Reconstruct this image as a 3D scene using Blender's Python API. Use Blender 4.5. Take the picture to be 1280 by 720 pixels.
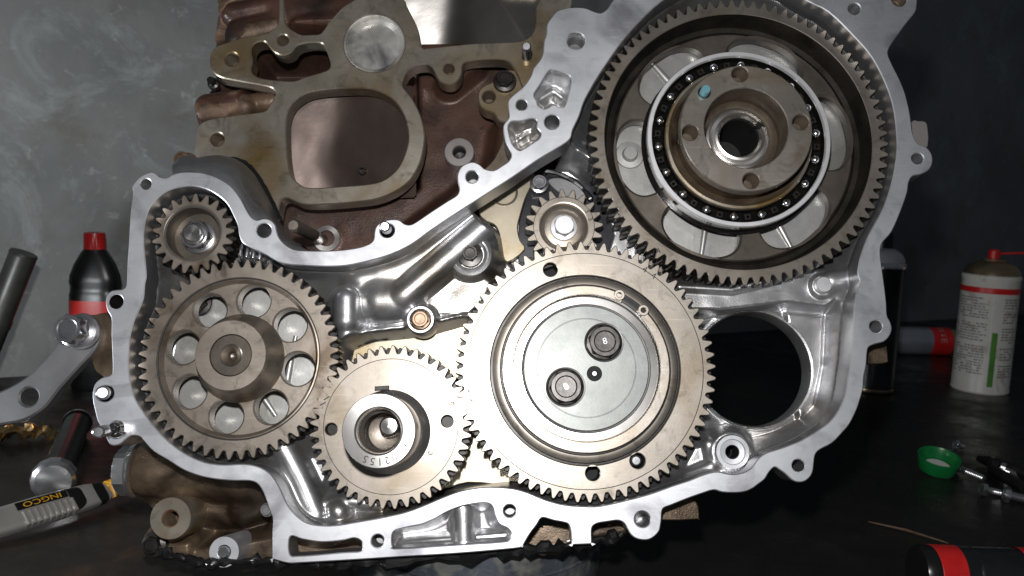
import bpy, bmesh, math, random
import numpy as np
from mathutils import Vector, Matrix
from mathutils.geometry import delaunay_2d_cdt
R = math.radians
random.seed(7); np.random.seed(7)
scene = bpy.context.scene
for o in list(bpy.data.objects): bpy.data.objects.remove(o)
COL = scene.collection

# ------------------------------------------------------------------ camera
F = 1100.0                      # focal length in photo pixels (1280 wide)
PITCH, ROLL, TILT, D = R(7.0), R(2.5), R(10.0), 0.55
CAMZ = 0.27
cam_p = Vector((0, 0, CAMZ))
_r, _u, _f = Vector((1, 0, 0)), Vector((0, math.sin(PITCH), math.cos(PITCH))), Vector((0, math.cos(PITCH), -math.sin(PITCH)))
c_right = _r*math.cos(ROLL) + _u*math.sin(ROLL)
c_up = _u*math.cos(ROLL) - _r*math.sin(ROLL)
c_fwd = _f
cd = bpy.data.cameras.new('camera'); cam = bpy.data.objects.new('camera', cd); COL.objects.link(cam)
m = Matrix((c_right, c_up, -c_fwd)).transposed().to_4x4(); m.translation = cam_p
cam.matrix_world = m
cd.sensor_width = 36; cd.lens = 36*F/1280; cd.clip_start = 0.01; cd.clip_end = 50
cd.dof.use_dof = True; cd.dof.focus_distance = 0.55; cd.dof.aperture_fstop = 16
scene.camera = cam

# ------------------------------------------------------------------ light: a hand-held lamp by the camera, dim workshop
w = bpy.data.worlds.new('World'); scene.world = w; w.use_nodes = True
w.node_tree.nodes['Background'].inputs[0].default_value = (0.80, 0.88, 1.0, 1)
w.node_tree.nodes['Background'].inputs[1].default_value = 0.04
def area(name, offs, target_px, size, power, col, spread=180):
    l = bpy.data.lights.new(name, 'AREA'); l.shape = 'DISK'; l.size = size; l.energy = power; l.color = col
    l.spread = R(spread)
    o = bpy.data.objects.new(name, l); COL.objects.link(o)
    p = cam_p + c_right*offs[0] + c_up*offs[1] + c_fwd*offs[2]
    t = cam_p + (c_right*(target_px[0]-640)/F + c_up*(360-target_px[1])/F + c_fwd)*D
    o.location = p; o.rotation_euler = (t-p).to_track_quat('-Z', 'Y').to_euler()
    return o
area('hand_lamp', (-0.015, 0.075, 0.0), (600, 400), 0.022, 2.7, (1.0, 0.985, 0.97), 180)
area('bench_lamp', (-0.56, -0.10, 0.47), (-300, 250), 0.05, 1.35, (0.93, 0.97, 1.0), 180)
scene.view_settings.view_transform = 'Standard'; scene.view_settings.look = 'None'
scene.view_settings.exposure = 0.2; scene.view_settings.gamma = 1.0

# ------------------------------------------------------------------ coordinates
v_c = (0, math.cos(TILT), math.sin(TILT)); 
e_v = c_up*math.cos(TILT) + c_fwd*math.sin(TILT)     # up along the engine face
e_w = c_up*math.sin(TILT) - c_fwd*math.cos(TILT)     # out of the engine face
e_u = c_right
E0 = cam_p + c_fwd*D
ENG = Matrix((e_u, e_v, e_w)).transposed().to_4x4(); ENG.translation = E0
def ray(px, py): return c_right*((px-640)/F) + c_up*((360-py)/F) + c_fwd
def _t(px, py, w): 
    d = ray(px, py)
    return (w - (cam_p-E0).dot(e_w))/d.dot(e_w)
def P(px, py, w=0.0):
    """photo pixel -> (u, v) on the engine plane at height w (metres)"""
    q = cam_p + ray(px, py)*_t(px, py, w) - E0
    return Vector((q.dot(e_u), q.dot(e_v)))
def S(px, py, w=0.0): return _t(px, py, w)/F          # metres per pixel there
def T(px, py, z=0.0):
    d = ray(px, py); t = (z-CAMZ)/d.z
    return cam_p + d*t
def PL(pts, w=0.0): return [P(x, y, w) for x, y in pts]

# ------------------------------------------------------------------ materials
def nt(name):
    m = bpy.data.materials.new(name); m.use_nodes = True
    return m, m.node_tree.nodes, m.node_tree.links, m.node_tree.nodes['Principled BSDF']
def mat(name, c1, c2=None, rough=0.4, metal=0.0, nscale=60, bump=0.15, bscale=400, stain=None, stain_amt=0.0, stain_scale=12,
        rvar=0.12, aniso=0.0, spec=0.5, coat=0.0, rings=0.0, detail=6, scratch=0.0, smear=0.0, bd=0.00016):
    m, N, L, b = nt(name)
    c2 = c2 or tuple(x*0.75 for x in c1)
    tc = N.new('ShaderNodeTexCoord')
    n1 = N.new('ShaderNodeTexNoise'); n1.inputs['Scale'].default_value = nscale; n1.inputs['Detail'].default_value = detail; n1.inputs['Roughness'].default_value = 0.65
    L.new(tc.outputs['Object'], n1.inputs['Vector'])
    cr = N.new('ShaderNodeValToRGB'); cr.color_ramp.elements[0].position = 0.32; cr.color_ramp.elements[1].position = 0.68
    cr.color_ramp.elements[0].color = (*c2, 1); cr.color_ramp.elements[1].color = (*c1, 1)
    L.new(n1.outputs[0], cr.inputs[0]); col = cr.outputs[0]
    if stain:
        n2 = N.new('ShaderNodeTexNoise'); n2.inputs['Scale'].default_value = stain_scale; n2.inputs['Detail'].default_value = 8; n2.inputs['Distortion'].default_value = 0.6
        L.new(tc.outputs['Object'], n2.inputs['Vector'])
        r2 = N.new('ShaderNodeValToRGB'); r2.color_ramp.elements[0].position = 0.62-0.3*stain_amt; r2.color_ramp.elements[1].position = 0.74-0.2*stain_amt
        L.new(n2.outputs[0], r2.inputs[0])
        mx = N.new('ShaderNodeMix'); mx.data_type = 'RGBA'
        L.new(r2.outputs[0], mx.inputs[0]); L.new(col, mx.inputs[6]); mx.inputs[7].default_value = (*stain, 1); col = mx.outputs[2]
    rough_extra = None
    if scratch:
        tot = None
        for k_, (an, sx, sy) in enumerate(((0.5, 30, 900), (-0.9, 26, 800), (1.9, 40, 1000))):
            mp = N.new('ShaderNodeMapping'); mp.inputs['Rotation'].default_value = (0, 0, an); mp.inputs['Scale'].default_value = (sx, sy, 30)
            L.new(tc.outputs['Object'], mp.inputs[0])
            ns = N.new('ShaderNodeTexNoise'); ns.inputs['Scale'].default_value = 1.0; ns.inputs['Detail'].default_value = 2; L.new(mp.outputs[0], ns.inputs['Vector'])
            rs_ = N.new('ShaderNodeMapRange'); rs_.inputs[1].default_value = 0.66; rs_.inputs[2].default_value = 0.74; L.new(ns.outputs[0], rs_.inputs[0])
            if tot is None: tot = rs_.outputs[0]
            else:
                mm_ = N.new('ShaderNodeMath'); mm_.operation = 'MAXIMUM'; L.new(tot, mm_.inputs[0]); L.new(rs_.outputs[0], mm_.inputs[1]); tot = mm_.outputs[0]
        sm = N.new('ShaderNodeMath'); sm.operation = 'MULTIPLY'; sm.inputs[1].default_value = scratch; L.new(tot, sm.inputs[0])
        mx = N.new('ShaderNodeMix'); mx.data_type = 'RGBA'; L.new(sm.outputs[0], mx.inputs[0]); L.new(col, mx.inputs[6]); mx.inputs[7].default_value = tuple(min(1, x*1.5) for x in c1)+(1,); col = mx.outputs[2]
    if smear:
        n5 = N.new('ShaderNodeTexNoise'); n5.inputs['Scale'].default_value = 55; n5.inputs['Detail'].default_value = 9; n5.inputs['Roughness'].default_value = 0.75; n5.inputs['Distortion'].default_value = 1.2
        L.new(tc.outputs['Object'], n5.inputs['Vector'])
        r5 = N.new('ShaderNodeMapRange'); r5.inputs[1].default_value = 0.52; r5.inputs[2].default_value = 0.72; r5.inputs[4].default_value = smear; L.new(n5.outputs[0], r5.inputs[0])
        mx = N.new('ShaderNodeMix'); mx.data_type = 'RGBA'; L.new(r5.outputs[0], mx.inputs[0]); L.new(col, mx.inputs[6]); mx.inputs[7].default_value = tuple(x*0.35 for x in c2)+(1,); col = mx.outputs[2]
        rough_extra = r5.outputs[0]
    L.new(col, b.inputs['Base Color'])
    b.inputs['Metallic'].default_value = metal
    mr = N.new('ShaderNodeMapRange'); mr.inputs[3].default_value = max(0.03, rough-rvar); mr.inputs[4].default_value = rough+rvar
    n3 = N.new('ShaderNodeTexNoise'); n3.inputs['Scale'].default_value = nscale*0.6; n3.inputs['Detail'].default_value = 5
    L.new(tc.outputs['Object'], n3.inputs['Vector']); L.new(n3.outputs[0], mr.inputs[0]); L.new(mr.outputs[0], b.inputs['Roughness'])
    if rough_extra is not None:
        ms = N.new('ShaderNodeMath'); ms.operation = 'MULTIPLY_ADD'; L.new(rough_extra, ms.inputs[0]); ms.inputs[1].default_value = -0.25; L.new(mr.outputs[0], ms.inputs[2]); L.new(ms.outputs[0], b.inputs['Roughness'])
    if bump:
        n4 = N.new('ShaderNodeTexNoise'); n4.inputs['Scale'].default_value = bscale; n4.inputs['Detail'].default_value = 4
        L.new(tc.outputs['Object'], n4.inputs['Vector'])
        h = n4.outputs[0]
        if rings:
            wv = N.new('ShaderNodeTexWave'); wv.wave_type = 'RINGS'; wv.rings_direction = 'Z'; wv.inputs['Scale'].default_value = rings; wv.inputs['Distortion'].default_value = 0.6
            L.new(tc.outputs['Object'], wv.inputs['Vector'])
            ma = N.new('ShaderNodeMath'); ma.operation = 'ADD'; L.new(h, ma.inputs[0]); L.new(wv.outputs['Fac'], ma.inputs[1]); h = ma.outputs[0]
        bp = N.new('ShaderNodeBump'); bp.inputs['Strength'].default_value = bump; bp.inputs['Distance'].default_value = bd
        L.new(h, bp.inputs['Height']); L.new(bp.outputs[0], b.inputs['Normal'])
    if aniso:
        b.inputs['Anisotropic'].default_value = aniso
        tg = N.new('ShaderNodeTangent'); tg.direction_type = 'RADIAL'; tg.axis = 'Z'; L.new(tg.outputs[0], b.inputs['Tangent'])
    b.inputs['Specular IOR Level'].default_value = spec
    b.inputs['Coat Weight'].default_value = coat; b.inputs['Coat Roughness'].default_value = 0.08
    return m
M = {}
M['alu'] = mat('machined_aluminium', (0.82, 0.83, 0.87), (0.68, 0.69, 0.73), 0.44, 0.86, 35, 0.10, 900, stain=(0.36, 0.36, 0.39), stain_amt=0.2, stain_scale=18, scratch=0.35, smear=0.18)
M['cast'] = mat('wet_cast_aluminium', (0.66, 0.66, 0.67), (0.50, 0.50, 0.51), 0.36, 0.88, 60, 0.5, 1000, stain=(0.26, 0.225, 0.18), stain_amt=0.38, stain_scale=14, smear=0.3, rvar=0.14)
M['castw'] = mat('pale_cast_wall', (0.60, 0.60, 0.58), (0.44, 0.44, 0.43), 0.42, 0.7, 40, 0.3, 500, stain=(0.34, 0.33, 0.30), stain_amt=0.25, stain_scale=20, smear=0.2)
M['castdull'] = mat('dull_cast_aluminium', (0.36, 0.36, 0.365), (0.24, 0.24, 0.25), 0.40, 0.8, 40, 0.25, 500, smear=0.3)
M['steel'] = mat('gear_steel', (0.45, 0.395, 0.34), (0.33, 0.285, 0.24), 0.42, 0.80, 34, 0.12, 700, stain=(0.19, 0.145, 0.105), stain_amt=0.38, stain_scale=30, scratch=0.2, smear=0.5)
M['steelm'] = mat('crank_gear_steel', (0.40, 0.36, 0.315), (0.295, 0.26, 0.222), 0.40, 0.85, 30, 0.10, 700, stain=(0.28, 0.235, 0.18), stain_amt=0.38, stain_scale=24, scratch=0.25, smear=0.38)
M['steelw'] = mat('warm_gear_steel', (0.47, 0.43, 0.38), (0.355, 0.315, 0.27), 0.39, 0.85, 30, 0.10, 700, stain=(0.35, 0.295, 0.23), stain_amt=0.38, stain_scale=24, scratch=0.3, smear=0.38)
M['steeld'] = mat('dark_forged_steel', (0.22, 0.19, 0.16), (0.13, 0.112, 0.095), 0.38, 0.72, 40, 0.35, 420)
M['bright'] = mat('bright_turned_steel', (0.72, 0.70, 0.68), (0.58, 0.56, 0.54), 0.28, 0.95, 40, 0.06, 700, aniso=0.5)
M['chrome'] = mat('polished_steel', (0.85, 0.85, 0.86), (0.7, 0.7, 0.72), 0.22, 1.0, 50, 0.03, 500)
M['disc'] = mat('grey_phosphated_disc', (0.26, 0.272, 0.262), (0.195, 0.205, 0.198), 0.42, 0.6, 60, 0.15, 900, scratch=0.15, smear=0.25)
M['bolt'] = mat('oily_dark_bolt', (0.085, 0.08, 0.077), (0.04, 0.037, 0.035), 0.34, 0.8, 120, 0.2, 600)
M['boltb'] = mat('browned_bolt', (0.36, 0.26, 0.18), (0.20, 0.14, 0.10), 0.35, 0.8, 120, 0.2, 600)
M['zinc'] = mat('zinc_bolt', (0.72, 0.72, 0.74), (0.55, 0.55, 0.57), 0.25, 0.95, 90, 0.12, 600)
M['brass'] = mat('gold_passivated_plate', (0.48, 0.43, 0.335), (0.36, 0.315, 0.24), 0.40, 0.75, 30, 0.12, 600, stain=(0.33, 0.24, 0.12), stain_amt=0.2, stain_scale=20)
M['bronze'] = mat('stained_machined_iron', (0.46, 0.42, 0.36), (0.28, 0.24, 0.185), 0.38, 0.75, 20, 0.15, 700, stain=(0.23, 0.155, 0.065), stain_amt=0.5, stain_scale=13, scratch=0.08, smear=0.45, rvar=0.15)
M['rust'] = mat('rusty_cast_iron', (0.24, 0.15, 0.095), (0.07, 0.045, 0.03), 0.5, 0.3, 55, 1.0, 1100, stain=(0.02, 0.016, 0.013), stain_amt=0.45, stain_scale=28, smear=0.6, bd=0.0002)
M['redrust'] = mat('brown_oily_wall', (0.105, 0.052, 0.037), (0.05, 0.027, 0.021), 0.36, 0.2, 38, 0.9, 1300, stain=(0.02, 0.014, 0.012), stain_amt=0.35, stain_scale=14, smear=0.5, bd=0.0002)
M['tan'] = mat('oily_tan_iron', (0.21, 0.155, 0.105), (0.10, 0.068, 0.045), 0.36, 0.5, 45, 0.9, 1100, stain=(0.035, 0.024, 0.016), stain_amt=0.5, stain_scale=24, smear=0.5, bd=0.0002)
M['flank'] = mat('oil_wet_tooth_flank', (0.022, 0.019, 0.017), (0.010, 0.009, 0.008), 0.42, 0.2, 60, 0.1, 400)
M['race'] = mat('ground_bearing_race', (0.80, 0.80, 0.82), (0.68, 0.68, 0.70), 0.45, 0.55, 60, 0.05, 500)
M['brownhole'] = mat('browned_thread', (0.16, 0.125, 0.09), (0.08, 0.062, 0.045), 0.5, 0.5, 80, 0.1, 400)
M['dish'] = mat('black_oily_dish', (0.075, 0.065, 0.055), (0.03, 0.026, 0.022), 0.28, 0.7, 50, 0.5, 300)
M['plug'] = mat('tinned_plug', (0.72, 0.70, 0.66), (0.55, 0.53, 0.50), 0.36, 0.7, 160, 0.4, 600, stain=(0.16, 0.16, 0.17), stain_amt=0.35, stain_scale=30)
M['inner'] = mat('brown_grey_inner_wall', (0.10, 0.072, 0.062), (0.06, 0.042, 0.036), 0.32, 0.55, 18, 0.15, 300)
M['oil'] = mat('black_oil', (0.012, 0.011, 0.010), (0.006, 0.006, 0.006), 0.16, 0.0, 80, 0.5, 120)
M['gap'] = mat('oily_black_iron', (0.03, 0.028, 0.026), (0.015, 0.014, 0.013), 0.35, 0.3, 60, 0.5, 200)
M['void'] = mat('matte_black_bore', (0.006, 0.006, 0.006), (0.004, 0.004, 0.004), 0.7, 0.0, 60, 0)
M['goop'] = mat('black_sealant', (0.015, 0.015, 0.016), (0.008, 0.008, 0.008), 0.25, 0.0, 60, 0.8, 200)
M['greyp'] = mat('grey_inner_casting', (0.40, 0.37, 0.36), (0.30, 0.27, 0.26), 0.35, 0.5, 20, 0.2, 300)
M['creamp'] = mat('bright_inner_casting', (0.30, 0.288, 0.275), (0.22, 0.21, 0.20), 0.30, 0.92, 20, 0.2, 300)
M['darkp'] = mat('dark_blue_inner_casting', (0.06, 0.062, 0.07), (0.03, 0.03, 0.034), 0.3, 0.5, 20, 0.2, 300)
M['arm'] = mat('zinc_bracket', (0.31, 0.305, 0.315), (0.22, 0.215, 0.225), 0.40, 0.8, 30, 0.15, 600)
M['cyan'] = mat('blue_marked_pin', (0.25, 0.50, 0.58), (0.18, 0.42, 0.5), 0.35, 0.4, 60, 0.05, 500)
M['ink'] = mat('stamped_mark', (0.05, 0.045, 0.04), (0.03, 0.03, 0.03), 0.6, 0.2, 60, 0)
M['blk'] = mat('black_plastic', (0.012, 0.012, 0.013), (0.008, 0.008, 0.008), 0.30, 0.0, 60, 0.1, 300)
M['red'] = mat('red_plastic', (0.62, 0.02, 0.02), (0.5, 0.012, 0.012), 0.35, 0.0, 60, 0.05, 300)
M['redlabel'] = mat('red_label', (0.75, 0.05, 0.04), (0.6, 0.03, 0.03), 0.3, 0.0, 60, 0.0)
M['white'] = mat('white_can_print', (0.70, 0.69, 0.65), (0.60, 0.59, 0.55), 0.35, 0.0, 40, 0.03, 300, stain=(0.35, 0.32, 0.27), stain_amt=0.15, stain_scale=30)
M['print'] = mat('dark_print', (0.10, 0.10, 0.10), (0.2, 0.2, 0.2), 0.5, 0.0, 900, 0)
M['green'] = mat('green_plastic', (0.008, 0.20, 0.05), (0.006, 0.15, 0.035), 0.3, 0.0, 60, 0.05, 300)
M['greenp'] = mat('green_print', (0.10, 0.30, 0.05), (0.07, 0.2, 0.04), 0.4, 0.0, 60, 0)
M['golddome'] = mat('gold_lacquered_tin', (0.45, 0.36, 0.22), (0.36, 0.28, 0.17), 0.28, 0.9, 40, 0.05, 300)
M['bluecan'] = mat('blue_grey_can', (0.40, 0.44, 0.50), (0.30, 0.33, 0.39), 0.3, 0.6, 40, 0.05, 300)
M['blackcan'] = mat('black_can', (0.02, 0.022, 0.025), (0.012, 0.013, 0.015), 0.3, 0.2, 40, 0.05, 300)
M['yellow'] = mat('yellow_plastic', (0.80, 0.42, 0.02), (0.7, 0.36, 0.02), 0.35, 0.0, 40, 0.05, 300)
M['knife'] = mat('grey_knife_body', (0.52, 0.51, 0.48), (0.40, 0.39, 0.37), 0.38, 0.5, 40, 0.1, 400)
M['foil'] = mat('brass_foil', (0.75, 0.52, 0.25), (0.55, 0.36, 0.15), 0.22, 0.95, 60, 0.2, 300)
M['tube'] = mat('dark_grey_pipe', (0.085, 0.085, 0.08), (0.05, 0.05, 0.047), 0.38, 0.5, 40, 0.2, 300)
M['drum'] = mat('chipped_drum_paint', (0.10, 0.115, 0.14), (0.04, 0.045, 0.055), 0.4, 0.2, 40, 0.5, 200, stain=(0.22, 0.22, 0.19), stain_amt=0.5, stain_scale=48, smear=0.8)
M['whitep'] = mat('white_liner', (0.75, 0.75, 0.73), (0.65, 0.65, 0.63), 0.4, 0, 40, 0)

# wall: grey paint, dirtier in places, lime blotches; light fading to the right painted in
def wall_mat():
    m, N, L, b = nt('painted_wall')
    tc = N.new('ShaderNodeTexCoord')
    def noise(sc, det, dist=0.0, rough=0.6):
        n = N.new('ShaderNodeTexNoise'); n.inputs['Scale'].default_value = sc; n.inputs['Detail'].default_value = det
        n.inputs['Distortion'].default_value = dist; n.inputs['Roughness'].default_value = rough
        L.new(tc.outputs['Object'], n.inputs['Vector']); return n.outputs[0]
    def ramp(x, a, c): 
        r = N.new('ShaderNodeValToRGB'); r.color_ramp.elements[0].position = a[0]; r.color_ramp.elements[1].position = a[1]
        r.color_ramp.elements[0].color = (*c[0], 1); r.color_ramp.elements[1].color = (*c[1], 1); L.new(x, r.inputs[0]); return r.outputs[0]
    def mixc(f, a, c):
        x = N.new('ShaderNodeMix'); x.data_type = 'RGBA'; L.new(f, x.inputs[0]); L.new(a, x.inputs[6])
        if isinstance(c, tuple): x.inputs[7].default_value = (*c, 1)
        else: L.new(c, x.inputs[7])
        return x.outputs[2]
    base = ramp(noise(5, 8), (0.3, 0.7), ((0.20, 0.212, 0.21), (0.34, 0.35, 0.342)))
    base = mixc(ramp(noise(9, 9, 0.8, 0.75), (0.54, 0.74), ((0,)*3, (0.8,)*3)), base, (0.50, 0.54, 0.53))
    base = mixc(ramp(noise(38, 10, 0.5, 0.75), (0.585, 0.70), ((0,)*3, (0.5,)*3)), base, (0.70, 0.72, 0.70))
    base = mixc(ramp(noise(14, 6, 0.3), (0.55, 0.70), ((0,)*3, (0.5,)*3)), base, (0.17, 0.15, 0.125))
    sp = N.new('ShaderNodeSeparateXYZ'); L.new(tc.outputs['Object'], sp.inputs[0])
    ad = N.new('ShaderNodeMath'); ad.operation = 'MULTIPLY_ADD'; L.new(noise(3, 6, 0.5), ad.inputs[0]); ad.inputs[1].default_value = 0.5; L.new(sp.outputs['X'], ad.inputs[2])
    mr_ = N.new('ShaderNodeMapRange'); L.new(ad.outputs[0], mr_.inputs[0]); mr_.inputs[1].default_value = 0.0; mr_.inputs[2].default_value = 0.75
    dk = N.new('ShaderNodeMix'); dk.data_type = 'RGBA'; dk.blend_type = 'MULTIPLY'; L.new(mr_.outputs[0], dk.inputs[0]); L.new(base, dk.inputs[6]); dk.inputs[7].default_value = (0.42, 0.46, 0.52, 1)  # colour darkens towards the right, standing in for the lamp's falloff
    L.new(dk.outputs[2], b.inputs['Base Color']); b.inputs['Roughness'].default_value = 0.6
    bp = N.new('ShaderNodeBump'); bp.inputs['Strength'].default_value = 0.35; bp.inputs['Distance'].default_value = 0.004
    L.new(noise(22, 8), bp.inputs['Height']); L.new(bp.outputs[0], b.inputs['Normal'])
    return m
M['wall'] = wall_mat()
def bench_mat():
    m, N, L, b = nt('oily_bench')
    tc = N.new('ShaderNodeTexCoord')
    def noise(sc, det, dist=0.0):
        n = N.new('ShaderNodeTexNoise'); n.inputs['Scale'].default_value = sc; n.inputs['Detail'].default_value = det; n.inputs['Distortion'].default_value = dist
        n.inputs['Roughness'].default_value = 0.7
        L.new(tc.outputs['Object'], n.inputs['Vector']); return n.outputs[0]
    r = N.new('ShaderNodeValToRGB'); L.new(noise(7, 9, 0.8), r.inputs[0])
    e = r.color_ramp.elements; e[0].position = 0.40; e[0].color = (0.016, 0.014, 0.012, 1); e[1].position = 0.72; e[1].color = (0.10, 0.055, 0.028, 1)
    x = e.new(0.55); x.color = (0.028, 0.022, 0.018, 1)
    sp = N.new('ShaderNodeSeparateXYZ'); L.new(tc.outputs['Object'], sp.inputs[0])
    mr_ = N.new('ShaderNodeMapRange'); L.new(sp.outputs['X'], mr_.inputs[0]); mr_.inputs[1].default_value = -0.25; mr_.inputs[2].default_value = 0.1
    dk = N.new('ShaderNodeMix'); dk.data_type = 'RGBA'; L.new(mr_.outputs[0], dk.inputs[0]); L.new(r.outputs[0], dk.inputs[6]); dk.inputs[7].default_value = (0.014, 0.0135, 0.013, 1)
    L.new(dk.outputs[2], b.inputs['Base Color'])
    r2 = N.new('ShaderNodeMapRange'); L.new(noise(11, 7), r2.inputs[0]); r2.inputs[1].default_value = 0.35; r2.inputs[2].default_value = 0.65
    r2.inputs[3].default_value = 0.14; r2.inputs[4].default_value = 0.6; L.new(r2.outputs[0], b.inputs['Roughness'])
    bp = N.new('ShaderNodeBump'); bp.inputs['Strength'].default_value = 0.3; bp.inputs['Distance'].default_value = 0.002
    L.new(noise(60, 6), bp.inputs['Height']); L.new(bp.outputs[0], b.inputs['Normal'])
    return m
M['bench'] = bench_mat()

# ------------------------------------------------------------------ mesh helpers
def finish(me, ang=32):
    me.shade_smooth(); me.set_sharp_from_angle(angle=R(ang)); return me
def obj(name, me, material, parent=None, loc=None, kind=None, label=None):
    o = bpy.data.objects.new(name, me); COL.objects.link(o)
    if material is not None and me is not None and not me.materials:
        me.materials.append(M[material] if isinstance(material, str) else material)
        if me.get('side'): me.materials.append(M[me['side']])
    if parent is not None: o.parent = parent
    if loc is not None: o.location = loc
    if kind: o['kind'] = kind
    if label: o['label'] = label
    return o
def thing(name, label, cat, matrix, group=None):
    o = bpy.data.objects.new(name, None); COL.objects.link(o); o.empty_display_size = 0.02
    o.matrix_world = matrix; o['label'] = label; o['category'] = cat
    if group: o['group'] = group
    return o
def ething(name, label, cat, px=None, py=None, w=0.0, group=None):
    mm = ENG.copy()
    if px is not None:
        c = P(px, py, w); mm = ENG @ Matrix.Translation((c.x, c.y, w))
    return thing(name, label, cat, mm, group)
def smooth_loop(pts, n=4, closed=True):
    """Catmull-Rom through the traced points"""
    out = []; N = len(pts)
    for i in range(N if closed else N-1):
        g = (lambda k: pts[k % N]) if closed else (lambda k: pts[min(max(k, 0), N-1)])
        p0, p1, p2, p3 = (Vector(g(i+k)) for k in (-1, 0, 1, 2))
        for j in range(n):
            t = j/n
            q = 0.5*((2*p1) + (p2-p0)*t + (2*p0-5*p1+4*p2-p3)*t*t + (3*p1-p0-3*p2+p3)*t**3)
            out.append(q)
    if not closed: out.append(Vector(pts[-1]))
    return out
def circ(c, r, n=40, a0=0.0): return [Vector((c[0]+r*math.cos(a0+2*math.pi*k/n), c[1]+r*math.sin(a0+2*math.pi*k/n))) for k in range(n)]
def _area(lp): return 0.5*sum(lp[k][0]*lp[(k+1) % len(lp)][1]-lp[(k+1) % len(lp)][0]*lp[k][1] for k in range(len(lp)))
def _clean(lp):
    out = []
    for p in lp:
        if not out or (Vector(p[:2])-out[-1]).length > 1e-6: out.append(Vector(p[:2]))
    if (out[0]-out[-1]).length < 1e-6: out.pop()
    return out
def _inset(lp, d):
    n = len(lp); out = []
    for k in range(n):
        a_, p, b_ = lp[k-1], lp[k], lp[(k+1) % n]
        e1 = (p-a_).normalized(); e2 = (b_-p).normalized()
        n1 = Vector((-e1.y, e1.x)); n2 = Vector((-e2.y, e2.x)); m_ = n1+n2
        if m_.length < 0.2: m_ = n1
        m_.normalize(); c_ = max(0.5, m_.dot(n1))
        out.append(p+m_*(d/c_))
    return out
def extrude(loops, top, depth, bevel=0.0004, ang=35, side=None):
    """filled 2-D outlines (first outer, rest holes) extruded from z=top down by depth, front edges chamfered"""
    L_ = []
    for k, lp in enumerate(loops):
        lp = _clean(lp)
        if (_area(lp) > 0) != (k == 0): lp = lp[::-1]
        L_.append(lp)
    ins = [_inset(lp, bevel) for lp in L_]
    v2, ed = [], []
    for lp in ins:
        o = len(v2); v2 += lp; ed += [(o+k, o+(k+1) % len(lp)) for k in range(len(lp))]
    ov, oe, of, _, _, _ = delaunay_2d_cdt(v2, ed, [], 0, 1e-9)
    cx_ = np.array([sum(ov[q].x for q in f)/len(f) for f in of]); cy_ = np.array([sum(ov[q].y for q in f)/len(f) for f in of])
    ok_ = np.zeros(len(of), bool)
    for lp in ins: ok_ ^= inside(cx_, cy_, lp)
    of = [f for f, g_ in zip(of, ok_) if g_]
    vs = [(p.x, p.y, top) for p in ov]; fs = [tuple(f) for f in of]; mi = [0]*len(fs)
    for lp, il in zip(L_, ins):
        n = len(lp); o = len(vs)
        vs += [(p.x, p.y, top) for p in il] + [(p.x, p.y, top-bevel) for p in lp] + [(p.x, p.y, top-depth) for p in lp]
        for k in range(n):
            k2 = (k+1) % n
            fs.append((o+k, o+n+k, o+n+k2, o+k2)); mi.append(0)
            fs.append((o+n+k, o+2*n+k, o+2*n+k2, o+n+k2)); mi.append(1 if side else 0)
    nb = len(vs); vs += [(p.x, p.y, top-depth) for p in ov]; 
    for f in of: fs.append(tuple(nb+q for q in reversed(f))); mi.append(0)
    me = bpy.data.meshes.new('ext'); me.from_pydata(vs, [], fs)
    me.polygons.foreach_set('material_index', mi)
    bm = bmesh.new(); bm.from_mesh(me); bmesh.ops.remove_doubles(bm, verts=bm.verts, dist=1e-7); bmesh.ops.recalc_face_normals(bm, faces=bm.faces); bm.to_mesh(me); bm.free()
    finish(me, ang)
    if side: me['side'] = side
    return me
def lathe(prof, n=72, ang=28, center=(0, 0), close=False):
    """profile [(r, z)...] turned about z"""
    vs, fs = [], []
    for r, z in prof:
        for k in range(n):
            a = 2*math.pi*k/n; vs.append((center[0]+r*math.cos(a), center[1]+r*math.sin(a), z))
    m_ = len(prof)
    for i in range(m_ if close else m_-1):
        for k in range(n):
            a, b = i*n+k, i*n+(k+1) % n; i2 = (i+1) % m_
            fs.append((a, b, i2*n+(k+1) % n, i2*n+k))
    me = bpy.data.meshes.new('lathe'); me.from_pydata(vs, [], fs)
    bm = bmesh.new(); bm.from_mesh(me); bmesh.ops.remove_doubles(bm, verts=bm.verts, dist=1e-7); bmesh.ops.recalc_face_normals(bm, faces=bm.faces)
    bm.to_mesh(me); bm.free()
    return finish(me, ang)
def tube(pts, r, n=12, caps=True):
    pts = [Vector(p) for p in pts]; vs, fs = [], []
    up = Vector((0.13, 0.21, 0.97))
    for i, p in enumerate(pts):
        d = (pts[min(i+1, len(pts)-1)]-pts[max(i-1, 0)]).normalized()
        a = d.cross(up).normalized(); b = d.cross(a)
        rr = r[i] if isinstance(r, (list, tuple)) else r
        for k in range(n):
            t = 2*math.pi*k/n; vs.append(p + a*rr*math.cos(t) + b*rr*math.sin(t))
    for i in range(len(pts)-1):
        for k in range(n): fs.append((i*n+k, i*n+(k+1) % n, (i+1)*n+(k+1) % n, (i+1)*n+k))
    if caps: fs.append(tuple(range(n))[::-1]); fs.append(tuple(range((len(pts)-1)*n, len(pts)*n)))
    me = bpy.data.meshes.new('tube'); me.from_pydata([tuple(v) for v in vs], [], fs)
    bm = bmesh.new(); bm.from_mesh(me); bmesh.ops.recalc_face_normals(bm, faces=bm.faces); bm.to_mesh(me); bm.free()
    return finish(me, 35)
def move(me, x=0, y=0, z=0): me.transform(Matrix.Translation((x, y, z))); return me
def join(*mes):
    bm = bmesh.new()
    for me in mes: bm.from_mesh(me)
    o = bpy.data.meshes.new('joined'); bm.to_mesh(o); bm.free(); return finish(o)
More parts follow.
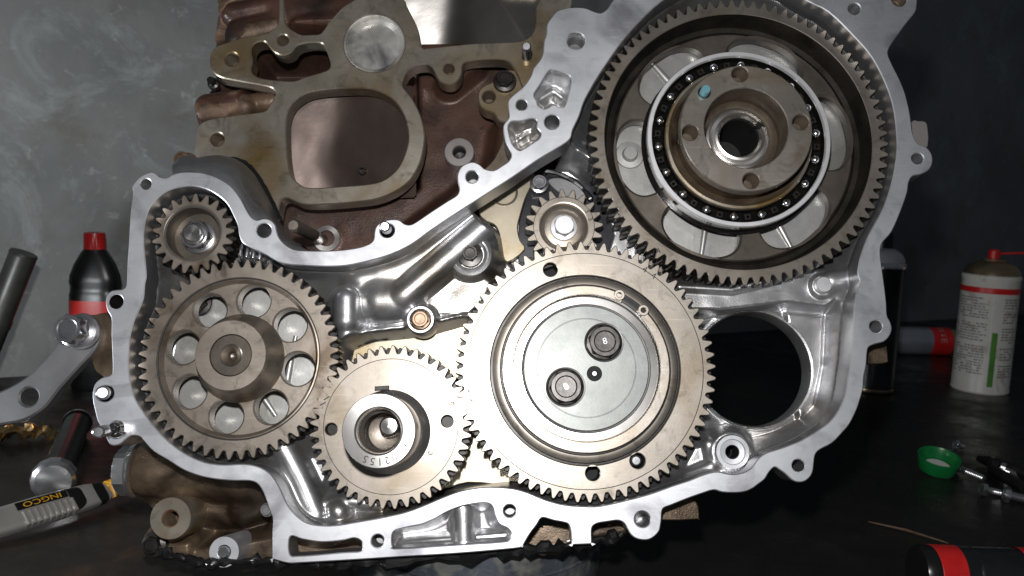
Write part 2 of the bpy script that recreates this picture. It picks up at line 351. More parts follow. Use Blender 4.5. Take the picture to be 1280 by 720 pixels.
def hexhead(r, h, z0=0.0, dish=0.25, cham=0.12, a0=0.3):
    """hexagon head with chamfered corners and dished top"""
    ring = lambda rad, z, hexy: [((rad*(math.cos(math.pi/6)/math.cos(((t+math.pi/6) % (math.pi/3))-math.pi/6) if hexy else 0.9))*math.cos(t+a0),
                                  (rad*(math.cos(math.pi/6)/math.cos(((t+math.pi/6) % (math.pi/3))-math.pi/6) if hexy else 0.9))*math.sin(t+a0), z) for t in [2*math.pi*k/48 for k in range(48)]]
    rings = [ring(r, z0, True), ring(r, z0+h*(1-cham), True), ring(r*0.965, z0+h, False), ring(r*0.74, z0+h, False), ring(r*0.66, z0+h-dish*h*0.5, False), ring(r*0.02, z0+h-dish*h*0.55, False)]
    vs = [v for q in rings for v in q]; fs = []
    for i in range(5):
        for k in range(48): fs.append((i*48+k, i*48+(k+1) % 48, (i+1)*48+(k+1) % 48, (i+1)*48+k))
    fs.append(tuple(range(5*48, 6*48)))
    me = bpy.data.meshes.new('hex'); me.from_pydata(vs, [], fs)
    return finish(me, 22)
def bolt_parts(parent, loc, r_hex, h, r_fl, h_fl, material, name='bolt', a0=0.3, dish=0.25):
    """flange bolt: collar and hexagon head as one part"""
    me = join(lathe([(0, 0), (r_fl, 0), (r_fl, h_fl*0.6), (r_fl*0.94, h_fl), (r_hex*0.8, h_fl*1.25)], 48), hexhead(r_hex, h, h_fl, dish, a0=a0))
    return obj(name, me, material, parent, loc)
def thread_tube(r, depth, bottom=True, pitch=0.0012):
    depth *= 1.6
    n = max(3, int(depth/pitch)); prof = [(r*1.12, 0.0), (r*1.0, -0.0006)]
    for i in range(n): prof += [(r*0.90, -0.0009-(i+0.5)*depth/n), (r*0.99, -0.0009-(i+1)*depth/n)]
    if bottom: prof += [(r*0.9, -depth*1.02-0.001), (0.00001, -depth*1.02-0.0012)]
    return lathe(prof, 36, 25)
def text_mesh(s, size, depth=0.0001, align='CENTER'):
    cu = bpy.data.curves.new('t', 'FONT'); cu.body = s; cu.size = size; cu.align_x = align; cu.align_y = 'CENTER'; cu.extrude = depth
    o = bpy.data.objects.new('t', cu); me = bpy.data.meshes.new_from_object(o); bpy.data.objects.remove(o); bpy.data.curves.remove(cu); return me
def stamp(parent, s, size, x, y, z, rot, material='ink', name='stamped_mark', bold=0):
    me = text_mesh(s, size); me.transform(Matrix.Translation((x, y, z)) @ Matrix.Rotation(rot, 4, 'Z'))
    return obj(name, me, material, parent)

# height field inside an outline: a cast surface with bulges, plateaus and pockets
def seg_dist(U, V, pts, closed):
    pts = np.array([(p[0], p[1]) for p in pts]); n = len(pts)
    best = np.full(U.shape, 1e9)
    for i in range(n if closed else n-1):
        a = pts[i]; b = pts[(i+1) % n]; d = b-a; L2 = max(d@d, 1e-18)
        t = np.clip(((U-a[0])*d[0]+(V-a[1])*d[1])/L2, 0, 1)
        best = np.minimum(best, (U-a[0]-t*d[0])**2+(V-a[1]-t*d[1])**2)
    return np.sqrt(best)
def inside(U, V, pts):
    pts = [(p[0], p[1]) for p in pts]; r = np.zeros(U.shape, bool); n = len(pts)
    for i in range(n):
        x1, y1 = pts[i]; x2, y2 = pts[(i+1) % n]
        if y1 == y2: continue
        r ^= ((y1 > V) != (y2 > V)) & (U < (x2-x1)*(V-y1)/(y2-y1)+x1)
    return r
def smax(a, b, k):
    h = np.maximum(k-np.abs(a-b), 0)/k
    return np.maximum(a, b)+h*h*k/4
def smin(a, b, k): return -smax(-a, -b, k)
def hfield(loop, floor, edge, dw, feats=(), cuts=(), step=0.0011, margin=0.003, rough=0.0, seed=1, zwall=None, dwmap=None, fn=None):
    mm = 0.001
    xs = [p[0] for p in loop]; ys = [p[1] for p in loop]
    ux = np.arange(min(xs)-margin, max(xs)+margin, step); vy = np.arange(min(ys)-margin, max(ys)+margin, step)
    U, V = np.meshgrid(ux, vy)
    d = seg_dist(U, V, loop, True); ins = inside(U, V, loop); sd = np.where(ins, d, -d)
    DW = np.full(U.shape, dw*mm)
    if dwmap:
        wsum = np.full(U.shape, 0.15); acc = DW*0.15
        for (px, py, val, rad) in dwmap:
            c = P(px, py, -0.01); g = np.exp(-((U-c.x)**2+(V-c.y)**2)/(rad*0.0005)**2)
            acc += g*val*mm; wsum += g
        DW = acc/wsum
    t = np.clip(sd/DW, 0, 1)
    H = floor*mm + (edge-floor)*mm*(1-t)**2.0      # hollow wall
    if fn is not None: H = fn(U, V)
    for ft in feats:
        kind = ft[0]
        if kind == 'cap':
            _, pts, r, top, k = ft; q = [P(x, y, top*mm) for x, y in pts]; rr = r*S(*pts[0], top*mm)
            dd = seg_dist(U, V, q, False) if len(q) > 1 else np.hypot(U-q[0].x, V-q[0].y)
            hh = np.where(dd < rr, top*mm-rr+np.sqrt(np.maximum(rr*rr-dd*dd, 0)), top*mm-rr-(dd-rr)*2)
            H = smax(H, hh, k*mm)
        elif kind == 'plat':
            _, pts, top, slope, k = ft; q = [P(x, y, top*mm) for x, y in pts]
            dd = np.where(inside(U, V, q), 0, seg_dist(U, V, q, True))
            H = smax(H, top*mm-dd*slope, k*mm)
        elif kind == 'disc':
            _, (x, y), r, top, slope, k = ft; c = P(x, y, top*mm); rr = r*S(x, y, top*mm)
            dd = np.maximum(np.hypot(U-c.x, V-c.y)-rr, 0); H = smax(H, top*mm-dd*slope, k*mm)
        elif kind == 'dig':
            _, pts, bot, slope, k = ft; q = [P(x, y, bot*mm) for x, y in pts]
            dd = np.where(inside(U, V, q), 0, seg_dist(U, V, q, True)); H = smin(H, bot*mm+dd*slope, k*mm)
        elif kind == 'digline':
            _, pts, r, bot, k = ft; q = [P(x, y, bot*mm) for x, y in pts]; rr = r*S(*pts[0], bot*mm)
            dd = seg_dist(U, V, q, False); H = smin(H, bot*mm+np.maximum(0, dd-rr*0.3)*1.4, k*mm)
    if rough:
        rng = np.random.RandomState(seed); ph = rng.rand(40, 4)
        for a, b, c, e in ph:
            fq = 60+500*a**2; th = b*6.28
            H = H + rough*mm*0.18*np.sin(fq*(U*math.cos(th)+V*math.sin(th))+c*6.28)*(80/fq)**0.5
    keep = sd > -margin
    for (cx, cy, r) in cuts: keep &= np.hypot(U-cx, V-cy) > r
    ny, nx = U.shape; idx = -np.ones(U.shape, int)
    q = keep[:-1, :-1] & keep[1:, :-1] & keep[:-1, 1:] & keep[1:, 1:]
    used = np.zeros(U.shape, bool); used[:-1, :-1] |= q; used[1:, :-1] |= q; used[:-1, 1:] |= q; used[1:, 1:] |= q
    idx[used] = np.arange(used.sum())
    verts = np.stack([U[used], V[used], H[used]], 1)
    j, i = np.nonzero(q)
    faces = np.stack([idx[j, i], idx[j, i+1], idx[j+1, i+1], idx[j+1, i]], 1)
    me = bpy.data.meshes.new('hf'); me.vertices.add(len(verts)); me.vertices.foreach_set('co', verts.ravel())
    me.loops.add(faces.size); me.loops.foreach_set('vertex_index', faces.ravel().astype(np.int32))
    me.polygons.add(len(faces)); me.polygons.foreach_set('loop_start', np.arange(0, faces.size, 4, dtype=np.int32))
    me.update(calc_edges=True); me.shade_smooth(); return me

# ================================================================== SETTING
bw0, bw1 = T(0, 472), T(940, 414)
wd = (bw1-bw0).normalized(); wn = Vector((wd.y, -wd.x, 0))
def quad_box(name, verts, material):
    me = bpy.data.meshes.new(name); me.from_pydata([tuple(v) for v in verts], [], [(0, 1, 2, 3), (7, 6, 5, 4), (0, 4, 5, 1), (1, 5, 6, 2), (2, 6, 7, 3), (3, 7, 4, 0)])
    bm = bmesh.new(); bm.from_mesh(me); bmesh.ops.recalc_face_normals(bm, faces=bm.faces); bm.to_mesh(me); bm.free()
    return obj(name, me, material, kind='structure')
a, b = bw0-wd*1.2, bw1+wd*1.6
back = -wn*0.08
up = Vector((0, 0, 1.7)); dn = Vector((0, 0, -0.3))
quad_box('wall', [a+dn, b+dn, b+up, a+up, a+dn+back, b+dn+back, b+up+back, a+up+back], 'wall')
a2, b2 = a - wn*0.01, b - wn*0.01
fr = Vector((0, 0, 0))
c0, c1 = Vector((b.x, 0.15, 0)), Vector((a.x, 0.15, 0))
th = Vector((0, 0, -0.05))
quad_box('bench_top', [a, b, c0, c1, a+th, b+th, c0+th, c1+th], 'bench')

# ================================================================== GEAR HOUSING
OUT = [(158,355),(159,330),(161,300),(163,265),(166,242),(165,234),(170,226),(178,219),(188,215),(194,216),(200,221),(208,222),(216,218),(228,215),(244,215),(258,217),(272,222),(288,232),(300,247),(308,262),(314,271),(321,275),(330,273),(338,275),(344,281),(346,289),(349,297),(356,305),(366,311),(378,313),(400,313.5),(420,313),(445,310),(461,305),(467,299),(468,290),(471,282),(480,276),(492,274),(500,275.5),(505,279.5),(512,281),(520,277.5),(540,264),(560,251),(571,244),(574,236),(572,227),(572,217.5),(576,209),(584,204),(592,202.5),(600,206),(606,211),(617,213),(627,207.5),(636,201),(639,192),(632,177),(629,163),(630,155),(636,147),(635.5,137),(635,127),(640,120),(650,112),(657,105),(664,94),(667,85),(675,75),(679,65),(680,52),(683,42),(684,30),(690,21),(696,14),(707,10),(720,9),(732,10),(742,14),(751,16),(759,11),(765,2),(778,-14),(800,-33),(850,-58),(905,-70),(960,-68),(1020,-52),(1070,-38),(1110,-34),(1138,-26),(1146,-8),(1146,6),(1144,15),(1132,30),(1120,47),(1112,59),(1110,67),(1115,80),(1125,100),(1131,115),(1135,130),(1138,145),(1141,167),(1147,179),(1157,183),(1164,191),(1166,200),(1164,208),(1159,214),(1150,218),(1141,220),(1136,228),(1134,241),(1126,264),(1115,289),(1105,301),(1101,309),(1101,323),(1105,352),(1108,377),(1109,394),(1113,402),(1115,411),(1112,420),(1105,427),(1094,430),(1086,434),(1084,442),(1083,456),(1080,471),(1079,485),(1076,497),(1071,512),(1062,530),(1052,542),(1040,554),(1025,562),(1019,569),(1017.5,580),(1016,590),(1012,597),(1005,602),(996,602.5),(989,599),(982,592.5),(975,587.5),(968,584),(961,591),(956,599),(947,606),(940,611),(930,615),(915,616),(902,615),(892,612.5),(877,617),(860,623),(840,631),(830,635),(827.5,640),(827,648),(826,656),(824,664),(817.5,671),(809,675),(797.5,674),(789,669),(784,661),(780,654),(772.5,650.5),(760,652),(747.5,654),(741,658),(739.5,665),(740,679.5),(740,680),(715,681),(715,680.5),(714,667),(711,656),(705,653),(692,650.5),(682,647.5),(676,648),(671,656),(662,668),(654,682),(653.5,683.5),(640,686),(570,692),(495,696.5),(440,700),(378,703.5),(360,704),(341,699),(340.5,698.5),(340.5,665),(341,649),(338,641),(331,620),(323,606),(312,601),(292,601),(270,599),(250,595),(230,587.5),(210,575),(192,564),(180,551),(175,546),(165,544.5),(157,549),(150,555),(142,557),(136,554),(132,545),(127,535),(122,526),(119,515),(115.5,497),(118,481),(127,472.5),(138,469),(140.5,462),(140,440),(139,417),(139,398),(134,388),(132,379),(133,370),(139,363.5),(148,362),(154,361)]
INN = [(181,355),(183,345),(182,330),(180,310),(179.5,297),(181,280),(186,262),(195,250),(207,240),(222,234.5),(240,232.5),(257,236),(272,244),(284,255),(292,270),(297,282),(299,295),(304,304),(315,310),(332,317.5),(348,327),(360,330.5),(380,332),(405,333),(432,332),(462,326),(490,317.5),(515,305),(540,287),(570,267),(602,246.5),(640,222),(672,200),(702,182),(713,173),(716,162),(724,145),(731,125),(745,100),(760,77),(778,52),(800,27),(828,1),(870,-22),(922,-32),(970,-22),(1009,1),(1036,15),(1067,45),(1090,72),(1107,105),(1116,132),(1120,160),(1121,188),(1116,222),(1104,260),(1086,293),(1076,319),(1072,340),(1075,354),(1070,368),(1067,395),(1064,440),(1060,470),(1057,490),(1051,507),(1040,524),(1025,536),(1002,550),(977,560),(958,566),(947,574),(940,584),(928,591),(912,592.5),(897,589.5),(882,592.5),(860,601),(840,607.5),(812,617.5),(780,626),(750,632.5),(730,633),(705,631),(682,625),(660,616),(642,611),(620,609),(600,609.5),(575,614),(552,622.5),(532,631),(507,640),(475,647.5),(445,652.5),(425,656),(405,657),(385,654),(370,644),(359,630),(350,610),(342,597),(334,589),(322,583),(305,580),(280,581),(255,577.5),(230,566),(210,551),(192,532),(178,513),(166,492),(161,465),(161,440),(162.5,422),(167.5,402),(175,385),(179.5,372)]
SLOT1 = [(363,694),(361,681),(364,670),(378,674),(402,677.5),(428,675.5),(442,672.5),(451,676),(452.5,682.5),(450,689),(428,690.5),(395,693.5),(372,695)]
SLOT2 = [(491,683),(490,672),(493,664),(505,660),(528,655),(545,647.5),(560,639),(578,632.5),(597,629),(610,629),(616,634),(619,645),(624,655),(634,660),(639,667),(636,675),(625,677.5),(570,681),(498,685.5)]
WIN1 = [(690,87),(700,89),(711,94),(714,100),(711,115),(706,132),(700,134),(692,130.5),(686,134),(680,136),(673,132.5),(671,126),(667.5,118),(675,106),(684,91)]
WIN2 = [(640,151.5),(652,151),(665,148),(671,151),(671,159),(676,166),(674,173),(667,178),(653,187),(647,187),(640,179),(636,165),(635.5,157)]
HOLES = [  # x, y, r, kind   (t threaded, d dark through)
    (182,230,7,'t'),(330,288,9.2,'d'),(484,288,9,'s'),(590,221,8,'t'),(720,51,11.5,'t'),(690,152.5,9.5,'d'),(652,131,7.2,'t'),(1068,11,8,'t'),(1124,-1,9.5,'g'),(1147,198,7.5,'t'),(1095,408,8,'t'),(998,582,7.8,'d'),(803,649,9.8,'d'),(637,638.5,8,'t'),(472,676,8,'t'),(145,377,9,'d'),(132,492,10,'s'),(147,536,10,'s')]
house = ething('timing_gear_housing', 'silver aluminium timing gear housing with bright machined rim around the gears', 'gear housing')
loops = [smooth_loop(PL(OUT), 3), smooth_loop(PL(INN), 3), smooth_loop(PL(SLOT1), 4), smooth_loop(PL(SLOT2), 4), smooth_loop(PL(WIN1), 3), smooth_loop(PL(WIN2), 3)]
for x, y, r, k in HOLES: loops.append(circ(P(x, y), r*S(x, y), 36))
obj('machined_rim', extrude(loops, 0.0, 0.022, 0.0006, side='castdull'), 'alu', house)
for x, y, r, k in HOLES:
    c = P(x, y); rr = r*S(x, y)
    if k in 'tg':
        obj('threaded_hole', thread_tube(rr*0.99, 0.010 if k == 't' else 0.006), {'t': 'castdull', 'g': 'brownhole'}[k], house, (c.x, c.y, -0.0004))
    elif k == 'd':
        obj('bolt_hole', lathe([(rr*1.0, -0.0008), (rr*0.97, -0.03), (0.0001, -0.0302)], 36), 'castdull' if (x, y) != (145, 377) else 'gap', house, (c.x, c.y, 0))
def stud(parent, bx, by, tx, ty, w0, w1, r, material='zinc', name='stud', nut=None):
    a_ = P(bx, by, w0); b_ = P(tx, ty, w1)
    A = Vector((a_.x, a_.y, w0)); B = Vector((b_.x, b_.y, w1)); L = (B-A).length; d = (B-A)/L
    pts, rs = [], []
    n = int(L/0.0011)
    for i in range(n+1):
        t = i/n; pts.append(A+d*L*t); rs.append(r*(1.0 if i % 2 == 0 else 0.88) if (t > 0.35) else r*0.96)
    pts += [B+d*0.0008, B+d*0.00082]; rs += [r*0.72, r*0.3]
    o = obj(name, tube(pts, rs, 18), material, parent)
    return o
stud(house, 487, 292, 481, 283, -0.02, 0.016, 0.0033)
stud(house, 134, 492, 128, 491, -0.02, 0.010, 0.0042, 'castdull')
stud(house, 148, 536, 123, 540, -0.02, 0.030, 0.0036)
c = P(147, 536, 0.006); obj('stud_collar', lathe([(0.0035, -0.006), (0.0050, -0.006), (0.0052, 0.004), (0.0036, 0.007)], 30), 'chrome', house, (c.x, c.y, 0.004))

# cast interior
G_A, G_B, G_C, G_D, G_E, G_F = (240.8, 291.5), (298, 447), (731.5, 461), (488.5, 532.5), (923, 173), (705, 283)
gpos_E = P(*G_E, -0.012)
hole_c = (941, 461); hw = -0.036
hc = P(*hole_c, hw); hr = 71*S(*hole_c, hw)
feats = [
    # upper centre: volute, dome, outlet pipe, bolted cover
    ('cap', [(452, 352), (520, 335), (600, 285)], 34, -22, 8),
    ('cap', [(505, 365), (560, 318), (625, 262)], 20, -17, 5),
    ('cap', [(472, 372), (490, 372)], 34, -19, 4),
    ('cap', [(430, 372), (430, 398)], 17, -15, 2),
    ('cap', [(430, 398), (436, 450)], 13, -19, 1.5),
    ('plat', [(528, 392), (546, 362), (570, 338), (592, 340), (612, 352), (606, 372), (584, 392)], -30, 1.6, 2),
    ('cap', [(450, 418), (500, 410), (585, 398)], 8, -27, 2),
    ('disc', (588, 318), 27, -22, 3.0, 3), ('disc', (526, 400), 18.5, -22, 4.0, 2),
    # lower left pocket
    ('cap', [(352, 560), (372, 600), (392, 645)], 16, -20, 5),
    ('plat', [(372, 572), (410, 572), (402, 612), (384, 610)], -32, 1.5, 3),
    ('cap', [(420, 640), (421, 641)], 15, -20, 2), ('cap', [(396, 632), (440, 627), (475, 632)], 9, -24, 2),
    # under the left gear
    ('plat', [(290, 380), (380, 390), (392, 470), (340, 540), (260, 540), (215, 500), (210, 420)], -46, 1.2, 4),
    # behind the big gear: flat wall with ribs and a boss
    ('plat', [(740, 170), (790, 60), (920, 20), (1050, 70), (1080, 180), (1040, 280), (920, 320), (800, 280)], -44, 1.5, 3),
    # left of the big gear
    ('cap', [(700, 215), (728, 200)], 22, -26, 8),
    # right: arm between big gear and round opening, flange round the opening, channel
    ('plat', [(850, 362), (905, 368), (962, 358), (1005, 338), (1042, 338), (1044, 372), (1030, 382), (985, 376), (900, 386), (850, 384)], -26, 2.2, 2.5),
    ('cap', [(850, 358), (915, 362), (965, 350), (1012, 330)], 4, -22, 1.5),
    ('disc', (hole_c[0], hole_c[1]), 78, -35, 1.1, 3),
    ('plat', [(985, 392), (1028, 396), (1026, 455), (1016, 505), (1000, 520)], -31, 2.0, 2.5),
    ('disc', (1029, 357), 14, -22, 4, 1.5),
    ('disc', (915, 566), 25, -21, 2.6, 2.5),
    ('cap', [(1044, 350), (1072, 345)], 14, -16, 6),
    ('plat', [(848, 600), (890, 580), (892, 560), (870, 560)], -26, 1.4, 4),
    ('cap', [(862, 596), (890, 584)], 8, -20, 3), ('cap', [(888, 556), (893, 585)], 9, -22, 4),
    # the gold plate shows through these openings
    ('dig', [(596, 268), (604, 250), (640, 226), (672, 214), (710, 214), (745, 240), (760, 300), (745, 345), (650, 345), (634, 326), (630, 300), (610, 285)], -62, 6, 1.5),
    ('dig', [(440, 446), (470, 433), (520, 428), (545, 424), (580, 414), (640, 420), (700, 560), (700, 596), (632, 598), (585, 603), (548, 612), (500, 610), (420, 560)], -62, 6, 1.5),
]
inn = smooth_loop(PL(INN), 2)
dwmap = [(450, 325, 40, 90), (560, 270, 40, 90), (640, 215, 14, 50), (230, 300, 14, 120), (170, 450, 12, 140), (300, 575, 14, 90), (365, 620, 24, 60), (700, 630, 10, 120), (550, 620, 8, 60),
         (1090, 150, 12, 200), (1060, 450, 12, 90), (1000, 545, 24, 70), (715, 185, 26, 50), (860, 595, 14, 40), (930, 585, 8, 30)]
obj('cast_interior', hfield(inn, -47, -19, 14, feats, [(hc.x, hc.y, hr+0.0006), (*P(915, 565, -0.020), 0.006), (*gpos_E, 0.016)], 0.0009, 0.004, 0.25, dwmap=dwmap), 'cast', house)
obj('opening_lip', lathe([(hr-0.0002, hw-0.016), (hr-0.0002, hw-0.002), (hr+0.0008, hw+0.0008), (hr+0.0022, hw+0.0015), (hr+0.0036, hw+0.0006), (hr+0.006, hw-0.003)], 96), 'cast', house, (hc.x, hc.y, 0))
for W_, fl in ((WIN1, -17), (WIN2, -15), (SLOT2, -15)):
    lp = smooth_loop(PL(W_), 3)
    ft = {0: [('cap', [(672, 125), (692, 112), (712, 128)], 5, -11, 3)], 1: [('cap', [(650, 172), (668, 160)], 4, -11, 3)], 2: [('cap', [(578, 640), (580, 690)], 15, -4, 3), ('cap', [(490, 680), (640, 668)], 4, -9, 2)]}[(WIN1, WIN2, SLOT2).index(W_)]
    obj('cast_pocket', hfield(lp, fl, -5, 7, ft, (), 0.0008, 0.0008, 0.1), 'cast', house)
# flank of the housing that swells out to the block, upper left
top_l = [(216,218),(228,215),(244,215),(258,217),(272,222),(288,232),(300,247),(308,262),(314,271),(321,275),(330,273),(338,275),(344,281),(347,290),(354,303),(366,311),(380,313)]
bot_l = [(240,210),(247,203),(262,206),(275,202.5),(290,201.5),(305,206),(318,217),(327,231),(335,245),(341,257),(346,268),(350,277),(354,284),(358,291),(366,300),(376,308),(388,314)]
vs, fs = [], []; nrow = 9
tl = smooth_loop(top_l, 4, False); bl = smooth_loop(bot_l, 4, False)
for i, (p, q) in enumerate(zip(tl, bl)):
    a_ = P(p[0], p[1], -0.004); b_ = P(q[0], q[1], -0.050)
    for k in range(nrow+1):
        t = k/nrow; bulge = math.sin(t*math.pi)*0.010
        ww = -0.004 + (-0.046)*(1-math.cos(t*math.pi/2))
        c_ = a_.lerp(b_, math.sin(t*math.pi/2)); vs.append((c_.x, c_.y, ww))
for i in range(len(tl)-1):
    for k in range(nrow): fs.append((i*(nrow+1)+k, (i+1)*(nrow+1)+k, (i+1)*(nrow+1)+k+1, i*(nrow+1)+k+1))
me = bpy.data.meshes.new('flank'); me.from_pydata(vs, [], fs); me.shade_smooth()
obj('housing_flank', me, 'castdull', house)
g = smooth_loop([(238,205),(247,200),(262,203.5),(275,199.5),(290,198.5),(306,203),(319,215),(328,229),(336,243),(342,255),(347,267),(351,276)], 4, False)
pts = []; rs = []
for i, p in enumerate(g): q = P(p[0], p[1], -0.049); pts.append((q.x, q.y, -0.049)); rs.append(0.0011+0.0006*random.random())
obj('sealant_bead', tube(pts, rs, 8), 'goop', house)
# flat pale walls of the casting behind the two webbed gears
for (gx, gy), r0, r1, wz_ in ((G_E, 70, 172, -0.0365), (G_B, 30, 104, -0.0415)):
    c = P(gx, gy, -0.012); s = S(gx, gy, -0.012)
    obj('rear_wall', lathe([(r0*s, -0.002), (r0*s, 0.0), (r1*s, 0.0), (r1*s*1.01, -0.002)], 90), 'castw', house, (c.x, c.y, wz_))
for (p_, q_, r_, w_) in (((885, 258), (876, 322), 5, -0.0365), ((962, 262), (990, 312), 5, -0.0365), ((835, 102), (806, 70), 5, -0.0365), ((356, 492), (370, 420), 4, -0.0415), ((318, 480), (345, 520), 4, -0.0415)):
    a_, b_ = P(*p_, w_), P(*q_, w_); obj('cast_rib', tube([(a_.x, a_.y, w_), (a_.lerp(b_, .5).x, a_.lerp(b_, .5).y, w_+0.0005), (b_.x, b_.y, w_)], [0.0028, 0.0022, 0.0016], 16), 'castw', house)
c = P(250, 379, -0.0385); s = S(250, 379, -0.0385); bolt_parts(house, (c.x, c.y, -0.0385), 12*s, 0.006, 16*s, 0.002, 'bolt')
a_ = P(306, 315, -0.018); 
for k in range(4):
    me = lathe([(0.0062+0.0012*math.cos(q), 0.0012*math.sin(q)) for q in [6.2832*z/10 for z in range(10)]], 32, close=True); me.transform(Matrix.Rotation(R(78), 4, 'Y')); obj('spring_coil', me, 'zinc', house, (a_.x+0.0042*k, a_.y-0.0010*k, -0.020))
g = smooth_loop([(640,224),(655,218),(672,214),(692,216),(712,224),(730,238),(740,252)], 5, False)
obj('sealant_bead', tube([(*P(x, y, -0.0535), -0.0535) for x, y in g], [0.0012+0.0014*random.random() for _ in g], 8), 'goop', house)
g = smooth_loop([(446,432),(470,425),(500,420),(522,417)], 5, False)
obj('sealant_bead', tube([(*P(x, y, -0.048), -0.048) for x, y in g], [0.0008+0.0010*random.random() for _ in g], 8), 'goop', house)
# bolts of the housing
def eb(parent, px, py, w, rh, h, rf, hf, material, **k):
    c = P(px, py, w); s = S(px, py, w); return bolt_parts(parent, (c.x, c.y, w), rh*s, h, rf*s, hf, material, **k)
o = eb(house, 588, 319, -0.0215, 10, 0.006, 16, 0.0022, 'bolt')
c = P(588, 319, -0.0215); s = S(588, 319, -0.0215)
obj('washer', lathe([(17*s, 0.0), (17*s, 0.0012), (19*s, 0.0016), (21*s, 0.0010), (23*s, 0.0012), (26*s, 0.0006), (27.5*s, -0.004), (28*s, -0.02)], 48), 'cast', house, (c.x, c.y, -0.0215))
c = P(526, 400, -0.0215); s = S(526, 400, -0.0215)
obj('boss', lathe([(12.8*s, -0.002), (12.8*s, 0.0016), (14*s, 0.0024), (16.5*s, 0.0024), (18*s, 0.001), (19*s, -0.02)], 48), 'cast', house, (c.x, c.y, -0.0215))
o = eb(house, 526, 400, -0.0215, 10.5, 0.004, 12.5, 0.0016, 'boltb')
c = P(1029, 356, -0.018); s = S(1029, 356, -0.018); obj('dowel', lathe([(10*s, -0.01), (10*s, 0.0012), (9*s, 0.002), (0.0001, 0.0021)], 36), 'race', house, (c.x, c.y, -0.018))
c = P(915, 565, -0.020); s = S(915, 565, -0.02)
obj('boss', lathe([(8*s, -0.02), (8.2*s, 0.0), (9*s, 0.0008), (15*s, 0.001), (16*s, 0.0022), (20.5*s, 0.0022), (22*s, 0.0008), (23*s, -0.008)], 56), 'alu', house, (c.x, c.y, -0.020))
obj('boss_bore', lathe([(8.1*s, 0.0005), (8*s, -0.03), (0.0001, -0.0301)], 32), 'void', house, (c.x, c.y, -0.020))
c = P(787, 194, -0.0365); s = S(787, 194, -0.0365)
obj('boss', lathe([(0.0001, 0.0045), (8*s, 0.0045), (9*s, 0.003), (10*s, 0.0012), (17*s, 0.001), (20*s, -0.003)], 48), 'castw', house, (c.x, c.y, -0.0362))
# ================================================================== GEARS
GW = -0.012
def gpos(g, wz=GW): return P(g[0], g[1], wz)
NB, NA, ND, NC, NE, NF = 52, 21, 41, 68, 82, 20
dCD = (gpos(G_C)-gpos(G_D)).length; dBD = (gpos(G_B)-gpos(G_D)).length; dCE = (gpos(G_C)-gpos(G_E)).length; dAB = (gpos(G_A)-gpos(G_B)).length
mod = (2*dCD/(NC+ND) + 2*dBD/(NB+ND) + 2*dCE/(NC+NE))/3
print('modules', 2*dCD/(NC+ND), 2*dBD/(NB+ND), 2*dCE/(NC+NE), 2*dAB/(NA+NB), 'px', S(731, 461, GW))
def gear_outline(N, m_, phase):
    rp = N*m_/2; q = math.pi/N; out = []
    for k in range(N):
        a = phase+2*math.pi*k/N
        for r, h in ((rp-1.22*m_, -0.84), (rp-0.95*m_, -0.70), (rp-0.3*m_, -0.54), (rp+0.45*m_, -0.36), (rp+0.88*m_, -0.22), (rp+0.98*m_, -0.13),
                     (rp+0.98*m_, 0.13), (rp+0.88*m_, 0.22), (rp+0.45*m_, 0.36), (rp-0.3*m_, 0.54), (rp-0.95*m_, 0.70), (rp-1.22*m_, 0.84)):
            out.append(Vector((r*math.cos(a+h*q), r*math.sin(a+h*q))))
    return out
def mesh_phase(g1, N1, ph1, g2, N2):
    d = gpos(g2)-gpos(g1); al = math.atan2(d.y, d.x)
    t1 = (al-ph1)/(2*math.pi/N1)
    return al+math.pi-(0.5-t1)*2*math.pi/N2
phC = 0.02
phD = mesh_phase(G_C, NC, phC, G_D, ND); phB = mesh_phase(G_D, ND, phD, G_B, NB); phA = mesh_phase(G_B, NB, phB, G_A, NA); phE = mesh_phase(G_C, NC, phC, G_E, NE)
GRP = 'timing gears inside the housing'
def ringline(parent, r, z, material='ink', wdt=0.00035, name='scribed_ring'):
    return obj(name, lathe([(r-wdt, z), (r-wdt*0.3, z+0.00012), (r+wdt*0.3, z+0.00012), (r+wdt, z)], 128), material, parent)

# --- A small gear top left
t = ething('spur_gear', 'small brown steel gear with recessed hex nut, inside the top left corner of the housing', 'gear', *G_A, GW, GRP)
s = S(*G_A, GW)
obj('toothed_ring', extrude(side='flank', loops=[gear_outline(NA, mod*0.985, phA), circ((0, 0), 33*s, 72)], top=0, depth=0.018, bevel=0.00045), 'steel', t)
obj('rear_toothed_ring', extrude(side='flank', loops=[gear_outline(NA, mod*0.985, phA+math.pi/NA), circ((0, 0), 33*s, 90)], top=-0.007, depth=0.010, bevel=0.0003), 'flank', t)
obj('recess', lathe([(35.5*s, 0.0003), (33*s, 0.0002), (32.5*s, -0.001), (31.5*s, -0.013), (0.0001, -0.0132)], 72), 'steeld', t)
ringline(t, 36.5*s, 0.0, 'bright', 0.0003, 'chamfer')
obj('washer', lathe([(0.0001, -0.0132), (21*s, -0.0132), (21.5*s, -0.0125), (21*s, -0.0098), (17*s, -0.0092), (0.0001, -0.0092)], 48), 'zinc', t)
nt_ = obj('nut', join(hexhead(19.5*s, 0.006, -0.0092, 0.0, 0.25, a0=0.45), lathe([(15*s, -0.0032), (15*s, -0.0022), (12.5*s, -0.0012), (0.0001, -0.0012)], 40)), 'zinc', t)
obj('stud_end', lathe([(12*s, -0.0012), (11.5*s, 0.0012), (10*s, 0.002), (0.0001, 0.002)], 40), 'bright', nt_)
